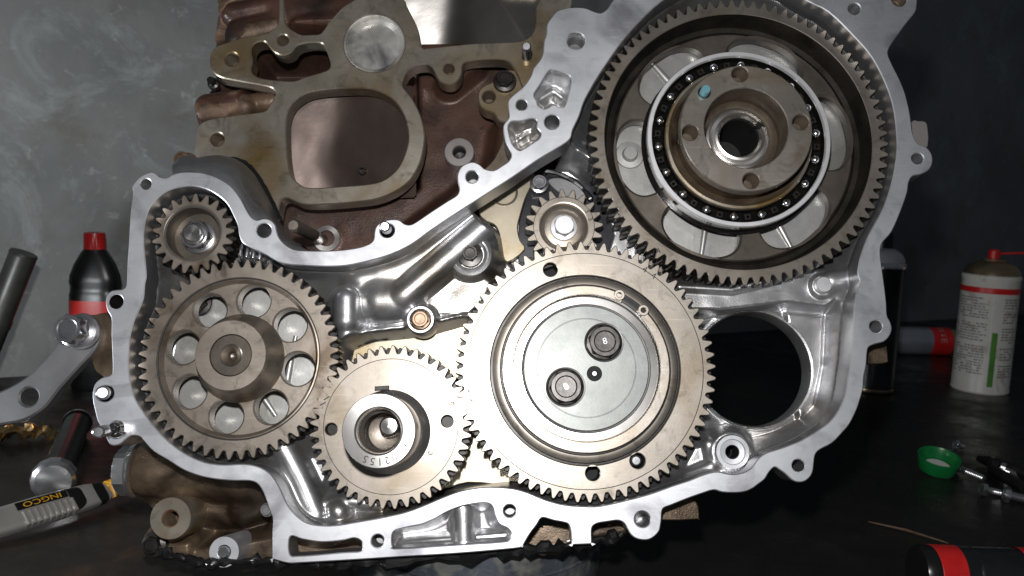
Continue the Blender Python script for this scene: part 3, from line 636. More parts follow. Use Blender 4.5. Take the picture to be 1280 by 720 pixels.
# --- B left gear with eight round holes
t = ething('spur_gear', 'brown steel gear with eight round holes in its web, at the left of the housing', 'gear', *G_B, GW, GRP)
s = S(*G_B, GW)
obj('toothed_ring', extrude(side='flank', loops=[gear_outline(NB, mod, phB), circ((0, 0), 101*s, 120)], top=0, depth=0.016, bevel=0.00045), 'steel', t)
obj('rear_toothed_ring', extrude(side='flank', loops=[gear_outline(NB, mod*0.985, phB+math.pi/NB), circ((0, 0), 101.5*s, 90)], top=-0.007, depth=0.010, bevel=0.0003), 'flank', t)
ringline(t, 101.6*s, 0.0001, 'ink', 0.0004, 'groove')
web = [circ((0, 0), 101.2*s, 120), circ((0, 0), 40*s, 60)]
for k in range(8):
    a_ = R(-10.5+45*k); web.append(circ((74*s*math.cos(a_), 74*s*math.sin(a_)), 21*s, 40))
obj('web', extrude(web, -0.0035, 0.010, 0.0010, side='steeld'), 'steel', t)
obj('shoulder', lathe([(100.8*s, -0.0036), (100.5*s, -0.0006), (99*s, -0.0004), (95*s, -0.0034)], 120), 'steel', t)
obj('hub', lathe([(56*s, -0.0034), (51*s, 0.001), (46*s, 0.009), (43.8*s, 0.0145), (42.5*s, 0.0155), (26*s, 0.0155), (25.4*s, 0.013)], 96), 'steel', t)
sh = obj('shaft_end', move(lathe([(25.4*s, 0.006), (25.2*s, 0.0146), (24.3*s, 0.0150), (14*s, 0.0150), (12*s, 0.0143), (6*s, 0.0128), (4*s, 0.009), (0.0001, 0.0085)], 72), 0, 0, 0.0), 'steeld', t)
obj('center_hole', move(lathe([(11.5*s, 0.01435), (6.2*s, 0.0131), (5.0*s, 0.0126)], 40), 0, 0, 0.0), 'brownhole', sh)
# --- C middle gear
t = ething('spur_gear', 'large bright steel gear with two bolts and a circlip, in the middle of the housing', 'gear', *G_C, GW, GRP)
s = S(*G_C, GW)
holes = []
for (x, y, r) in ((688, 337, 9), (741, 591.5, 9), (797, 576, 9.5)):
    q = P(x, y, GW)-gpos(G_C); holes.append((q, r*s))
obj('toothed_ring', extrude(side='flank', loops=[gear_outline(NC, mod, phC), circ((0, 0), 119*s, 140)]+[circ(q, r, 30) for q, r in holes], top=0, depth=0.017, bevel=0.00045), 'steelw', t)
obj('rear_toothed_ring', extrude(side='flank', loops=[gear_outline(NC, mod*0.985, phC+math.pi/NC), circ((0, 0), 139*s, 90)], top=-0.007, depth=0.010, bevel=0.0003), 'flank', t)
for q, r in holes: obj('dark_bore', lathe([(r*0.995, -0.001), (r*0.98, -0.016), (0.0001, -0.0161)], 32), 'void', t, (q.x, q.y, 0))
q, r = holes[2]; obj('bolt_tip', lathe([(0.75*r, -0.014), (0.72*r, -0.007), (0.5*r, -0.0062), (0.0001, -0.0062)], 24), 'zinc', t, (q.x, q.y, 0))
ringline(t, 147.5*s, 0.0, 'ink', 0.00025)
obj('groove', lathe([(119.3*s, -0.0002), (118.5*s, -0.003), (116*s, -0.003), (115.5*s, -0.0004)], 140), 'gap', t)
obj('shoulder', lathe([(116*s, -0.006), (115.8*s, -0.0004), (115*s, 0.0003), (111*s, 0.0012), (107*s, 0.0013), (106*s, 0.0010), (105.4*s, -0.0006)], 140), 'steelw', t)
obj('hub', lathe([(105.4*s, -0.0006), (104.8*s, -0.0004), (104*s, 0.0034), (101*s, 0.0040), (96*s, 0.0041), (95*s, 0.0030), (90.5*s, 0.0030), (89.8*s, 0.0058), (88.8*s, 0.0064), (80*s, 0.0064), (78.8*s, 0.0056), (78.6*s, 0.001)], 140), 'bright', t)
ringline(t, 105.3*s, 0.0012, 'gap', 0.0006, 'groove'); ringline(t, 90.4*s, 0.0052, 'gap', 0.0006, 'groove')
# circlip with two eyes
ring = []
a1, a2 = R(61), R(43)
for k in range(61): a_ = a1+(2*math.pi-(a1-a2))*k/60; ring.append(Vector((103.5*s*math.cos(a_), 103.5*s*math.sin(a_))))
inner = []
for k in range(61): a_ = a1+(2*math.pi-(a1-a2))*(60-k)/60; rr = 93*s - 3*s*math.cos((k-30)/30*math.pi/2); inner.append(Vector((rr*math.cos(a_), rr*math.sin(a_))))
cl = obj('circlip', extrude([ring+inner], 0.0062, 0.0022, 0.0004, side='gap'), 'steelw', t)
for x, y in ((774, 369), (804, 388)):
    q = P(x, y, GW+0.006)-gpos(G_C)
    obj('circlip_eye', extrude([circ(q, 7*s, 28), circ(q, 3*s, 20)], 0.0072, 0.003, 0.0004, side='gap'), 'steelw', cl)
dz = 0.0082
obj('retaining_disc', lathe([(77.6*s, 0.001), (77.4*s, dz-0.0009), (76.2*s, dz), (61.6*s, dz), (61.2*s, dz-0.00025), (60.6*s, dz-0.00025), (60.2*s, dz), (0.0001, dz)], 128), 'disc', t)
obj('gap_ring', lathe([(79.8*s, 0.0064), (79.2*s, 0.0067), (77.4*s, 0.0066)], 128), 'gap', t)
for (x, y, a0) in ((755, 428, 0.25), (707, 484, 0.6)):
    q = P(x, y, GW+dz)-gpos(G_C)
    bo = bolt_parts(t, (q.x, q.y, dz-0.001), 20.5*s, 0.0055, 22.5*s, 0.0018, 'bolt', a0=a0, dish=0.35)
    obj('counterbore', lathe([(24.5*s, 0.00115), (24.2*s, 0.0014), (22.6*s, 0.0013), (21.8*s, 0.0005)], 48), 'gap', bo)
    stamp(bo, '8', 8*s*1.4, 0, 0, 0.0072, a0, 'zinc', 'head_mark')
q = P(743, 467, GW+dz)-gpos(G_C)
obj('centre_mark', lathe([(9.5*s, dz+0.0002), (9*s, dz+0.0005), (3.4*s, dz+0.0005), (3*s, dz+0.0001)], 32), 'void', t, (q.x, q.y, 0))
obj('centre_dot', lathe([(3*s, dz+0.0002), (2.6*s, dz+0.0007), (0.0001, dz+0.0007)], 20), 'race', t, (q.x, q.y, 0))
for (x, y, ss, a_) in ((806, 337, '4', -30), (817, 345, '4', -30), (589, 489, '5', 80), (592, 500, '5', 80)):
    q = P(x, y, GW)-gpos(G_C); stamp(t, ss, 0.0058, q.x, q.y, 0.0002, R(a_))
# --- D crank gear
t = ething('spur_gear', 'steel gear with long hollow snout, low between the left gear and the large bright gear', 'gear', *G_D, GW, GRP)
s = S(*G_D, GW)
holes = []
for (x, y) in ((559, 526.5), (414, 536.5)):
    q = P(x, y, GW)-gpos(G_D); holes.append((q, 7.5*s))
obj('toothed_ring', extrude(side='flank', loops=[gear_outline(ND, mod, phD), circ((0, 0), 30*s, 60)]+[circ(q, r, 30) for q, r in holes], top=0, depth=0.018, bevel=0.00045), 'steelm', t)
obj('rear_toothed_ring', extrude(side='flank', loops=[gear_outline(ND, mod*0.985, phD+math.pi/ND), circ((0, 0), 40*s, 90)], top=-0.007, depth=0.010, bevel=0.0003), 'flank', t)
for q, r in holes: obj('dark_bore', lathe([(r*0.995, -0.001), (r*0.98, -0.017), (0.0001, -0.0171)], 28), 'void', t, (q.x, q.y, 0))
ringline(t, 84*s, 0.0, 'ink', 0.0002)
hz = 0.042; so = 46.5*0.92*s; si = 27.5*0.92*s; sx, sy = -0.0012, -0.0035
obj('snout', lathe([(so*1.22, 0.0), (so*1.15, 0.0012), (so*1.02, 0.004), (so, 0.008), (so, hz-0.0008), (so*0.98, hz), (si*1.12, hz), (si*1.04, hz-0.0006), (si, hz-0.0024), (si*0.98, hz-0.012), (si*0.86, hz-0.013)], 96), 'bright', t, (sx, sy, 0))
obj('threaded_bore', lathe([(si*0.99, hz-0.010)]+[(si*(0.96 if i % 2 else 0.88), hz-0.011-i*0.0011) for i in range(22)]+[(si*0.4, hz-0.0365), (0.0001, hz-0.0365)], 60), 'steeld', t, (sx, sy, 0))
obj('bore_pin', lathe([(si*0.5, hz-0.036), (si*0.48, hz-0.022), (si*0.38, hz-0.020), (si*0.08, hz-0.0195), (si*0.06, hz-0.021), (0.0001, hz-0.021)], 36), 'bright', t, (0.0030+sx, 0.0030+sy, 0))
q = P(478, 484.5, GW)-gpos(G_D)
obj('key', extrude([[Vector((q.x-0.0045, q.y-0.002)), Vector((q.x+0.0045, q.y-0.0014)), Vector((q.x+0.0045, q.y+0.0012)), Vector((q.x-0.0045, q.y+0.0006))]], 0.0025, 0.004, 0.0003), 'gap', t)
for k, ch in enumerate('6802155'):
    a_ = R(-30-14*k); rr = (so+si*1.06)/2
    stamp(t, ch, 0.0060, sx+rr*math.cos(a_), sy+rr*math.sin(a_), hz+0.00012, a_-R(90))
for (x, y, ss, a_) in ((408, 498, '1', -60), (403, 505, '1', -60), (563, 504, '5', -100), (537, 566, 'c', 60)):
    q = P(x, y, GW)-gpos(G_D); stamp(t, ss, 0.006, q.x, q.y, 0.0002, R(a_))
# --- E big gear with bearing and hub
t = ething('spur_gear', 'largest steel gear, deep dished with ball bearing and bolt flange, at the upper right', 'gear', *G_E, GW, GRP)
s = S(*G_E, GW)
obj('toothed_ring', extrude(side='flank', loops=[gear_outline(NE, mod, phE), circ((0, 0), 167*s, 160)], top=0, depth=0.014, bevel=0.00045), 'steelm', t)
obj('rear_toothed_ring', extrude(side='flank', loops=[gear_outline(NE, mod, phE+0.6*math.pi/NE), circ((0, 0), 168*s, 160)], top=-0.0145, depth=0.010, bevel=0.0005), 'flank', t)
wz = -0.013
obj('dish', lathe([(167.2*s, -0.0006), (166.8*s, -0.003), (165.6*s, wz*0.7), (162*s, wz-0.002), (156*s, wz-0.0028), (152*s, wz-0.0002)], 140), 'dish', t)
web = [circ((0, 0), 153*s, 140), circ((0, 0), 88*s, 90)]
for k in range(6):
    a_ = R(8+60*k); lp = []
    cx = 125*s; 
    for j in range(40):
        th = 2*math.pi*j/40; 
        ee = 0.8
        dr = 26*s*math.copysign(abs(math.cos(th))**ee, math.cos(th)); da = R(23)*math.copysign(abs(math.sin(th))**ee, math.sin(th))
        rr = cx+dr; lp.append(Vector((rr*math.cos(a_+da*(126*s/rr)**0.6), rr*math.sin(a_+da*(126*s/rr)**0.6))))
    web.append(lp)
obj('web', extrude(web, wz, 0.009, 0.0016, side='dish'), 'steeld', t)
obj('oil_groove', lathe([(118*s, wz+0.0002), (117.5*s, wz+0.0006), (114.4*s, wz+0.0006), (114.4*s, -0.0012)], 120), 'oil', t)
pw = P(*G_E, -0.0435)-gpos(G_E)
be = obj('outer_race', lathe([(114.5*s, -0.0012), (114.5*s, 0.0008), (113.6*s, 0.0016), (109*s, 0.0016), (108.2*s, 0.0008), (108*s, -0.010)], 140), 'race', t)
be2 = obj('race_groove', lathe([(108.1*s, -0.001), (107*s, -0.007), (100*s, -0.0105), (93*s, -0.007), (92*s, -0.002)], 120), 'oil', t)
ballr = 6.4*s
bm = bmesh.new(); bmesh.ops.create_uvsphere(bm, u_segments=18, v_segments=12, radius=ballr); bme = bpy.data.meshes.new('ball'); bm.to_mesh(bme); bm.free(); bme.shade_smooth()
cgm = extrude([[Vector((-4*s, -4*s)), Vector((4*s, -4*s)), Vector((4*s, 4*s)), Vector((-4*s, 4*s))], circ((0, 0), 1.6*s, 16)], 0, 0.003, 0.0004)
for k in range(18):
    a_ = R(5+20*k); obj('ball', bme, 'chrome', be, (100*s*math.cos(a_), 100*s*math.sin(a_), -0.0040))
    a_ += R(10); o = obj('cage_pad', cgm, 'gap', be, (100*s*math.cos(a_), 100*s*math.sin(a_), -0.0025)); o.rotation_euler.z = a_
obj('inner_race', lathe([(92.2*s, -0.006), (92*s, 0.0004), (91*s, 0.0012), (88*s, 0.0014), (86.5*s, 0.0005), (84*s, -0.0012)], 140), 'bronze', t)
fz = 0.020; k_ = 0.955
hs = s*k_
flh = [circ((0, 0), 83.5*hs, 120), circ((0, 0), 53*hs, 90)]
cH = P(935, 155, GW+fz)
bolts = []
for (x, y) in ((927, 88), (1003, 148), (941, 221), (865, 161)):
    q = P(x, y, GW+fz)-cH; bolts.append(q); flh.append(circ(q, 10.5*hs, 32))
qd = P(882.5, 111, GW+fz)-cH; flh.append(circ(qd, 7.5*hs, 28))
hubo = obj('bolt_flange', extrude(flh, fz, 0.008, 0.0006), 'steelw', t)
for q in bolts: obj('threaded_hole', thread_tube(10.4*hs, 0.009), 'brownhole', hubo, (q.x, q.y, fz-0.0004))
obj('dowel_hole', lathe([(7.4*hs, fz-0.0005), (7.2*hs, fz-0.0078), (0.0001, fz-0.0079)], 28), 'gap', hubo, (qd.x, qd.y, 0))
obj('dowel_pin', lathe([(6*hs, fz-0.007), (6*hs, fz+0.0045), (5.2*hs, fz+0.0055), (0.0001, fz+0.0055)], 28), 'cyan', hubo, (qd.x, qd.y, 0))
obj('hub', lathe([(83*hs, fz-0.0075), (82*hs, fz-0.012), (80*hs, 0.002), (80*hs, -0.004), (86*s, -0.0015)], 120), 'tan', t)
obj('hub_bore', lathe([(52.8*hs, fz-0.0006), (52.4*hs, fz-0.012), (51*hs, fz-0.020), (46*hs, fz-0.023), (44*hs, fz-0.0235)], 110), 'brownhole', t)
obj('sleeve', lathe([(44.5*hs, fz-0.0235), (42*hs, fz-0.020), (39*hs, fz-0.0195), (37*hs, fz-0.021), (33*hs, fz-0.021), (32*hs, fz-0.0165), (29*hs, fz-0.0160), (26*hs, fz-0.0175), (25*hs, fz-0.020)], 100), 'bright', t)
obj('bore_floor', lathe([(25.1*hs, fz-0.0195), (24.8*hs, fz-0.062), (0.0001, fz-0.063)], 60), 'void', t)
obj('keyway', extrude([[Vector((20*hs, 14*hs)), Vector((26*hs, 9*hs)), Vector((31*hs, 16*hs)), Vector((25*hs, 21*hs))]], fz-0.0158, 0.012, 0.0002), 'gap', t)
for (x, y, a_) in ((773, 269, 40), (823, 314, 25)):
    q = P(x, y, GW)-gpos(G_E); stamp(t, '3' if x < 800 else '4', 0.0055, q.x, q.y, 0.0002, R(a_))
# --- F small pump gear
FW = -0.033
t = ething('spur_gear', 'small bright gear with white-faced hex bolt, tucked above the large middle gear', 'gear', *G_F, FW, GRP)
s = S(*G_F, FW)
mf = 49*s/(NF/2+0.98)
obj('toothed_ring', extrude(side='flank', loops=[gear_outline(NF, mf, 0.05), circ((0, 0), 30*s, 60)], top=0, depth=0.012, bevel=0.00045), 'steelm', t)
obj('dished_face', lathe([(31.5*s, 0.0002), (30*s, 0.0), (28.5*s, -0.003), (24*s, -0.005), (20*s, -0.0045), (0.0001, -0.0045)], 72), 'steelm', t)
ringline(t, 38*s, 0.0, 'ink', 0.0002)
bo = bolt_parts(t, (0, 0, -0.0045), 13*s, 0.007, 17*s, 0.002, 'race', a0=0.1, dish=0.0)
for (x, y) in ((734, 264), (738, 274)):
    q = P(x, y, FW)-P(*G_F, FW); stamp(t, '3', 0.0048, q.x, q.y, 0.0002, R(-60))

# ================================================================== ENGINE BLOCK (behind the housing)
block = ething('engine_block', 'brown rusty engine block with machined flange and openings, behind the silver housing', 'engine block')
FWZ = -0.050
FL = [(247,158),(256,151),(269,147.5),(300,143),(329,139.5),(336,133),(341,124),(344.5,117),(342,112),(334,108),(296,101),(277,97),(267,91),(262,81),(263,68),(268,60),(277,55),(302,47),(326,43),(338,39),(346,32),(348.5,24),(349,8),(349,-30),(355,-30),(355,8),(356,26),(361,34),(368,39),(377,43),(390,43),(400,42),(407,34),(412,26),(420,17),(430,7),(442,0),(455,-10),(455,-40),(720,-40),(716,-10),(714,10),(700,40),(690,100),(660,120),(648,96),(642,86),(637,78),(627,74),(606,74),(590,75.5),(581,78),(578,83),(577,92),(572,101),(565,105),(556,105),(549,101),(545,94),(541,86),(535,81),(524,81),(516,84),(509,90),(505,98),(503,107),(509,115),(517,126),(526,145),(531,168),(529,188),(524,206),(512,226),(493,240),(470,249),(445,252.5),(415,255),(390,256),(375,254.5),(365,250),(358,247.5),(352,250),(349.5,258),(347,270),(340,262),(330,240),(318,222),(305,212),(288,206),(270,208),(250,208),(243,192),(243.5,180),(245,168)]
OP_D = [(357.7,161),(358.5,145),(365,130),(380,118),(401,112.6),(442,110),(469,112.6),(489,122.7),(502,138),(509,158),(510,178),(502,202),(489,218.6),(469,228.6),(428,232.7),(388,234.7),(374.5,230),(364,218.6),(359.5,198),(358,178)]
OP_S = [(314,64),(316,57),(322,52.5),(331,52),(337,59),(344,66),(354,69),(364,65.5),(370,58),(378,54.5),(390,53),(402,54),(407,61),(411,72),(413,81),(408,88),(381,96),(367,101),(345,100),(327,97.5),(317,93),(314,86),(316,76)]
OP_T = [(526,54),(529,60),(540,59.5),(593,54),(643,52),(660,47),(669,34),(670,10),(670,-25),(505,-25),(507,2),(512,14),(521,32),(525,45)]
fl = [smooth_loop(PL(FL, FWZ), 3), smooth_loop(PL(OP_D, FWZ), 3), smooth_loop(PL(OP_S, FWZ), 3), smooth_loop(PL(OP_T, FWZ), 3)]
c_pl = P(468, 54, FWZ); s = S(468, 54, FWZ)
fl.append(circ(c_pl, 38.5*s, 60))
FH = [(290,74,9),(353.5,50,7.5),(271,174,9),(561,85.5,7)]
for x, y, r in FH: fl.append(circ(P(x, y, FWZ), r*S(x, y, FWZ), 32))
obj('machined_flange', extrude(fl, FWZ, 0.014, 0.0008), 'bronze', block)
for x, y, r in FH:
    c = P(x, y, FWZ); obj('threaded_hole', thread_tube(r*S(x, y, FWZ)*0.99, 0.009), 'brownhole', block, (c.x, c.y, FWZ-0.0004))
obj('cup_plug', lathe([(38.4*s, -0.0006), (37.5*s, 0.0004), (36*s, 0.0002), (34.5*s, -0.0035), (30*s, -0.0055), (15*s, -0.0050), (0.0001, -0.0044)], 72), 'plug', block, (c_pl.x, c_pl.y, FWZ))
# brown wall of the block further back
BW = [(272,-30),(272,18),(263,35),(262,96),(250,112),(248,150),(246,205),(300,330),(420,330),(560,300),(700,200),(730,60),(712,-30)]
bf = [('cap', [(300, 35), (345, 24)], 26, -58, 3), ('cap', [(285, 10), (345, 0)], 14, -58, 3), ('cap', [(365, 0), (430, 10)], 40, -52, 6), ('cap', [(375, 30), (420, 22)], 18, -50, 3),
      ('cap', [(255, 128), (300, 122)], 17, -58, 2), ('cap', [(300, 122), (338, 118)], 12, -62, 3),
      ('cap', [(335, 75), (385, 75)], 17, -62, 3), ('cap', [(393, 60), (398, 100)], 12, -58, 2),
      ('cap', [(560, 100), (590, 76)], 12, -70, 4), ('cap', [(500, 300), (620, 210), (650, 150)], 10, -64, 3), ('cap', [(615, 300), (640, 160)], 20, -60, 4),
      ('dig', [(345,96),(520,96),(522,248),(345,248)], -120, 6, 2), ('dig', [(495,-40),(690,-40),(690,66),(495,72)], -120, 6, 2)]
obj('block_wall', hfield(PL(BW, -0.075), -85, -90, 3, bf, (), 0.0014, 0.001, 0.2, seed=4), 'redrust', block)
lp = smooth_loop(PL([(272,-30),(272,18),(264,35),(270,52),(300,50),(346,36),(349,20),(349,-30)], -0.058), 2)
obj('rusty_casting', hfield(lp, -70, -68, 8, [('cap', [(298, 38), (340, 26)], 17, -56, 2), ('cap', [(285, 5), (345, -5)], 17, -58, 3), ('digline', [(290, 50), (305, 24), (345, 18)], 4, -72, 2)], (), 0.001, 0.001, 0.5, seed=6), 'rust', block)
lp = smooth_loop(PL([(355,-30),(355,22),(364,36),(385,42),(402,38),(414,20),(440,0),(440,-30)], -0.058), 2)
obj('rusty_casting', hfield(lp, -64, -70, 10, [('cap', [(370, 0), (420, 5)], 25, -55, 5), ('digline', [(395, 40), (420, 20)], 4, -70, 3)], (), 0.001, 0.001, 0.5, seed=9), 'rust', block)
lp = smooth_loop(PL([(248,120),(250,150),(300,142),(330,136),(342,118),(330,110),(300,112),(270,116)], -0.06), 2)
obj('rusty_pipe_stub', hfield(lp, -80, -80, 6, [('cap', [(250, 133), (300, 128)], 17, -58, 2), ('cap', [(300, 128), (338, 122)], 14, -64, 2)], (), 0.001, 0.001, 0.4, seed=8), 'rust', block)
# what shows inside the openings
def plate(name, pts, w_, material, th=0.004, n=3, bev=0.0006): return obj(name, extrude([smooth_loop(PL(pts, w_), n)], w_, th, bev), material, block)
def soft(x, k): return np.logaddexp(0, x/k)*k
uD = P(418, 170, -0.066).x; vD = P(418, 170, -0.066).y; vT = P(560, 20, -0.066).y
obj('inner_wall', hfield(PL([(350,102),(420,102),(516,108),(518,240),(350,242)], -0.064), -66, -62, 20, (), (), 0.0012, 0.001, 0.15, seed=2,
    fn=lambda U, V: np.minimum(-0.078 - 0.16*(U-uD) + 0.36*soft(U-uD-0.10*(V-vD)-0.0035*np.sin((V-vD)*90), 0.0045) + 0.20*(V-vD), -0.0655)), 'inner', block)
uT = P(562, 20, -0.066).x
obj('pale_inner_wall', hfield(PL([(498,-30),(682,-30),(682,70),(498,70)], -0.066), -64, -62, 20, (), (), 0.0012, 0.001, 0.1, seed=3,
    fn=lambda U, V: np.minimum(-0.088 - 0.07*(U-uT) + 0.80*soft(U-uT-0.15*(V-vT), 0.004) - 0.35*soft(U-uT-0.016, 0.004) + 0.34*(V-vT), -0.0655)), 'creamp', block)
c = P(613, 9, -0.068); #obj('oil_hole', lathe([(0.004, 0.0), (0.0036, 0.0012), (0.0030, 0.0012), (0.0028, -0.003), (0.00001, -0.003)], 28), 'gap', block, (c.x, c.y, -0.069))
c = P(453, 214, -0.076); obj('oil_hole', lathe([(0.0032, 0.0), (0.0028, 0.0016), (0.0018, 0.0016), (0.0015, -0.003), (0.00001, -0.003)], 28), 'gap', block, (c.x, c.y, -0.0755))
c = P(574, 190, -0.070); s = S(574, 190, -0.07)
obj('boss', lathe([(19*s, -0.02), (18.5*s, -0.0005), (17.8*s, 0), (9*s, 0), (8*s, -0.001), (7.8*s, -0.002)], 56), 'greyp', block, (c.x, c.y, -0.070))
obj('boss_bore', lathe([(7.9*s, -0.0012), (7.6*s, -0.014), (0.0001, -0.0145)], 32), 'gap', block, (c.x, c.y, -0.070))
tab = [(597,120),(599,112),(606,106),(615,102),(621,92),(632,87),(650,88),(663,92),(668,100),(660,118),(645,150),(625,152),(617,142),(606,138),(599,131)]
tl_ = [smooth_loop(PL(tab, -0.052), 3), circ(P(611, 121, -0.052), 7.5*S(611, 121, -0.052), 30)]
obj('lug', extrude(tl_, -0.052, 0.014, 0.001), 'bronze', block)
c = P(611, 121, -0.052); obj('threaded_hole', thread_tube(7.4*S(611, 121, -0.052), 0.008), 'brownhole', block, (c.x, c.y, -0.0524))
eb(block, 631, 103, -0.052, 10.5, 0.006, 14.5, 0.003, 'bolt')
stud(block, 658, 79, 658, 58, -0.055, -0.012, 0.0033)
stud(block, 404, 300, 367, 281.5, -0.085, 0.006, 0.0040, 'steeld')
c = P(408, 298, -0.080); obj('washer', lathe([(0.006, 0.0), (0.0095, 0.0), (0.0098, -0.002), (0.0098, -0.006)], 40), 'bright', block, (c.x, c.y, -0.080))
eb(block, 235, 206, -0.045, 11, 0.009, 14.5, 0.004, 'boltb'); eb(block, 268, 106, -0.06, 5, 0.006, 7.5, 0.003, 'bolt')
# front plate behind the gears, gold passivated
plate('front_plate', [(445,425),(480,415),(575,400),(660,400),(720,600),(640,606),(585,603),(550,612),(480,612),(430,560)], -0.052, 'brass')
plate('front_plate', [(599,267),(602,256),(618,243),(640,228),(652,220),(668,217),(664,232),(657,247),(650,270),(647,285),(650,300),(656,312),(634,328),(627,312),(624,292),(618,281),(607,276)], -0.050, 'brass')
plate('cover_plate', [(648,290),(655,255),(664,232),(690,216),(730,228),(770,262),(770,340),(660,340)], -0.054, 'darkp')
plate('cover_rim', [(684,226),(700,222),(722,232),(734,248),(720,250),(700,242)], -0.050, 'castdull', 0.003)
c = P(630, 241, -0.050); s = S(630, 241, -0.05)
obj('core_plug', lathe([(17.5*s, 0.0), (17.5*s, 0.0012), (16.5*s, 0.0016), (15.5*s, 0.0002), (10*s, -0.0016), (0.0001, -0.0018)], 56), 'brass', block, (c.x, c.y, -0.0498))
eb(block, 674, 231, -0.050, 9.5, 0.0055, 12, 0.0025, 'zinc')
plate('dark_recess', [(590,290),(598,270),(615,282),(630,300),(634,328),(620,345),(600,345)], -0.0545, 'gap')
plate('plate_web', [(604,214),(618,198),(630,172),(633,166),(642,196),(630,212),(616,218)], -0.040, 'brownhole')
# tabs of the plate that stick out past the housing
plate('plate_tab', [(820,640),(845,628),(862,622),(869,626),(873,634),(874,648),(872,649),(828,650)], -0.026, 'tan', 0.006, 2)
plate('plate_tab', [(1075,432),(1105,430),(1109,436),(1110,448),(1109,453),(1090,455),(1075,452)], -0.026, 'tan', 0.006, 2)
plate('plate_tab', [(1140,152),(1148,151),(1157,152),(1160,160),(1160,183),(1145,185),(1138,180)], -0.026, 'greyp', 0.006, 2)
plate('side_ear', [(104,400),(120,393),(142,393),(146,430),(146,474),(134,476),(128,470),(118,462),(112,440)], -0.030, 'tan', 0.016, 3)
# lower part seen under the housing
lp = PL([(150,545),(345,540),(400,660),(470,668),(560,690),(740,640),(790,640),(790,662),(745,672),(700,690),(600,700),(345,704),(300,702),(230,700),(172,690),(180,640),(155,620)], -0.045)
obj('lower_casting', hfield(lp, -62, -64, 8, [
    ('cap', [(165, 588), (260, 598), (330, 605)], 32, -38, 4), ('cap', [(235, 640), (300, 640)], 24, -48, 6), ('cap', [(300, 640), (345, 625)], 20, -44, 5),
    ('plat', [(180, 683), (235, 680), (235, 692), (180, 694)], -36, 2, 2), ('plat', [(235, 690), (345, 672), (345, 700), (240, 700)], -40, 2, 2),
    ('plat', [(345, 660), (470, 664), (470, 700), (345, 700)], -36, 2, 2), ('plat', [(650, 690), (676, 650), (715, 650), (715, 700)], -34, 2, 2), ('plat', [(738, 652), (785, 645), (785, 664), (738, 672)], -30, 2, 2)],
    (), 0.0012, 0.001, 0.4, seed=12), 'tan', block)
q = [P(x, y, -0.048) for x, y in ((166, 560), (150, 560))]
def hexbar(cx, cy, w_, rad, length, material, name):
    c = P(cx, cy, w_); me = hexhead(rad, length, 0, 0.05, 0.1, a0=R(0)); me.transform(Matrix.Rotation(R(-90), 4, 'Y')); 
    return obj(name, me, material, block, (c.x, c.y, w_))
hexbar(166, 588, -0.052, 0.0165, 0.008, 'castdull', 'hex_plug')
c = P(167, 588, -0.052); me = lathe([(0.0001, 0), (0.0175, 0), (0.0178, 0.003), (0.016, 0.004)], 40); me.transform(Matrix.Rotation(R(90), 4, 'Y')); obj('plug_collar', me, 'bright', block, (c.x, c.y, -0.052))
def bossy(px, py, w0, w1, r, hr_, material, hole_mat):
    c = P(px, py, w1); s = S(px, py, w1)
    o = obj('boss', lathe([(r*s*0.97, w0-w1), (r*s, -0.0008), (r*s*0.97, 0), (hr_*s*1.12, 0), (hr_*s, -0.0012), (hr_*s*0.98, -0.003)], 60), material, block, (c.x, c.y, w1))
    obj('threaded_hole', thread_tube(hr_*s, 0.012), hole_mat, o); return o
bossy(213, 648, -0.06, -0.018, 26, 10, 'bronze', 'boltb')
b2 = bossy(280, 690, -0.055, -0.012, 19, 8, 'alu', 'zinc')
obj('stud_tip', lathe([(0.0036, -0.008), (0.0036, 0.0008), (0.003, 0.0018), (0.0001, 0.0018)], 28), 'zinc', b2)
eb(block, 195, 680, -0.036, 11, 0.006, 16, 0.004, 'bolt'); eb(block, 335, 637, -0.030, 7, 0.003, 9, 0.002, 'castdull')
# black sealant squeezed out along the bottom joint
g = [(200,690),(230,699),(260,703),(300,704),(341,701),(400,705),(450,703),(520,699),(600,693),(655,687),(700,683),(745,676),(778,668)]
g = smooth_loop(g, 6, False); pts = []; rs = []
for i, p in enumerate(g): q = P(p[0], p[1]+0.5+random.uniform(-2.5, 2.5), -0.010); pts.append((q.x, q.y, -0.012)); rs.append(0.0016+0.0040*random.random()**2)
obj('sealant_bead', tube(pts, rs, 9), 'goop', block)

# ================================================================== OTHER THINGS
# drum the engine stands on
c = ENG @ Vector((*P(588, 688, -0.022), -0.022))
dr = 0.090
d = thing('support_drum', 'dark chipped painted drum under the engine, cut by the bottom edge', 'drum', Matrix.Translation((c.x, c.y+dr, 0)))
hz_ = max(0.02, c.z-0.001)
obj('drum_wall', lathe([(dr, 0.0), (dr, hz_*0.5), (dr*1.015, hz_*0.53), (dr, hz_*0.56), (dr, hz_-0.003), (dr*0.985, hz_)], 96), 'drum', d)
obj('drum_lid', lathe([(dr*0.985, hz_), (dr*0.95, hz_-0.002), (0.0001, hz_-0.002)], 96), 'goop', d)
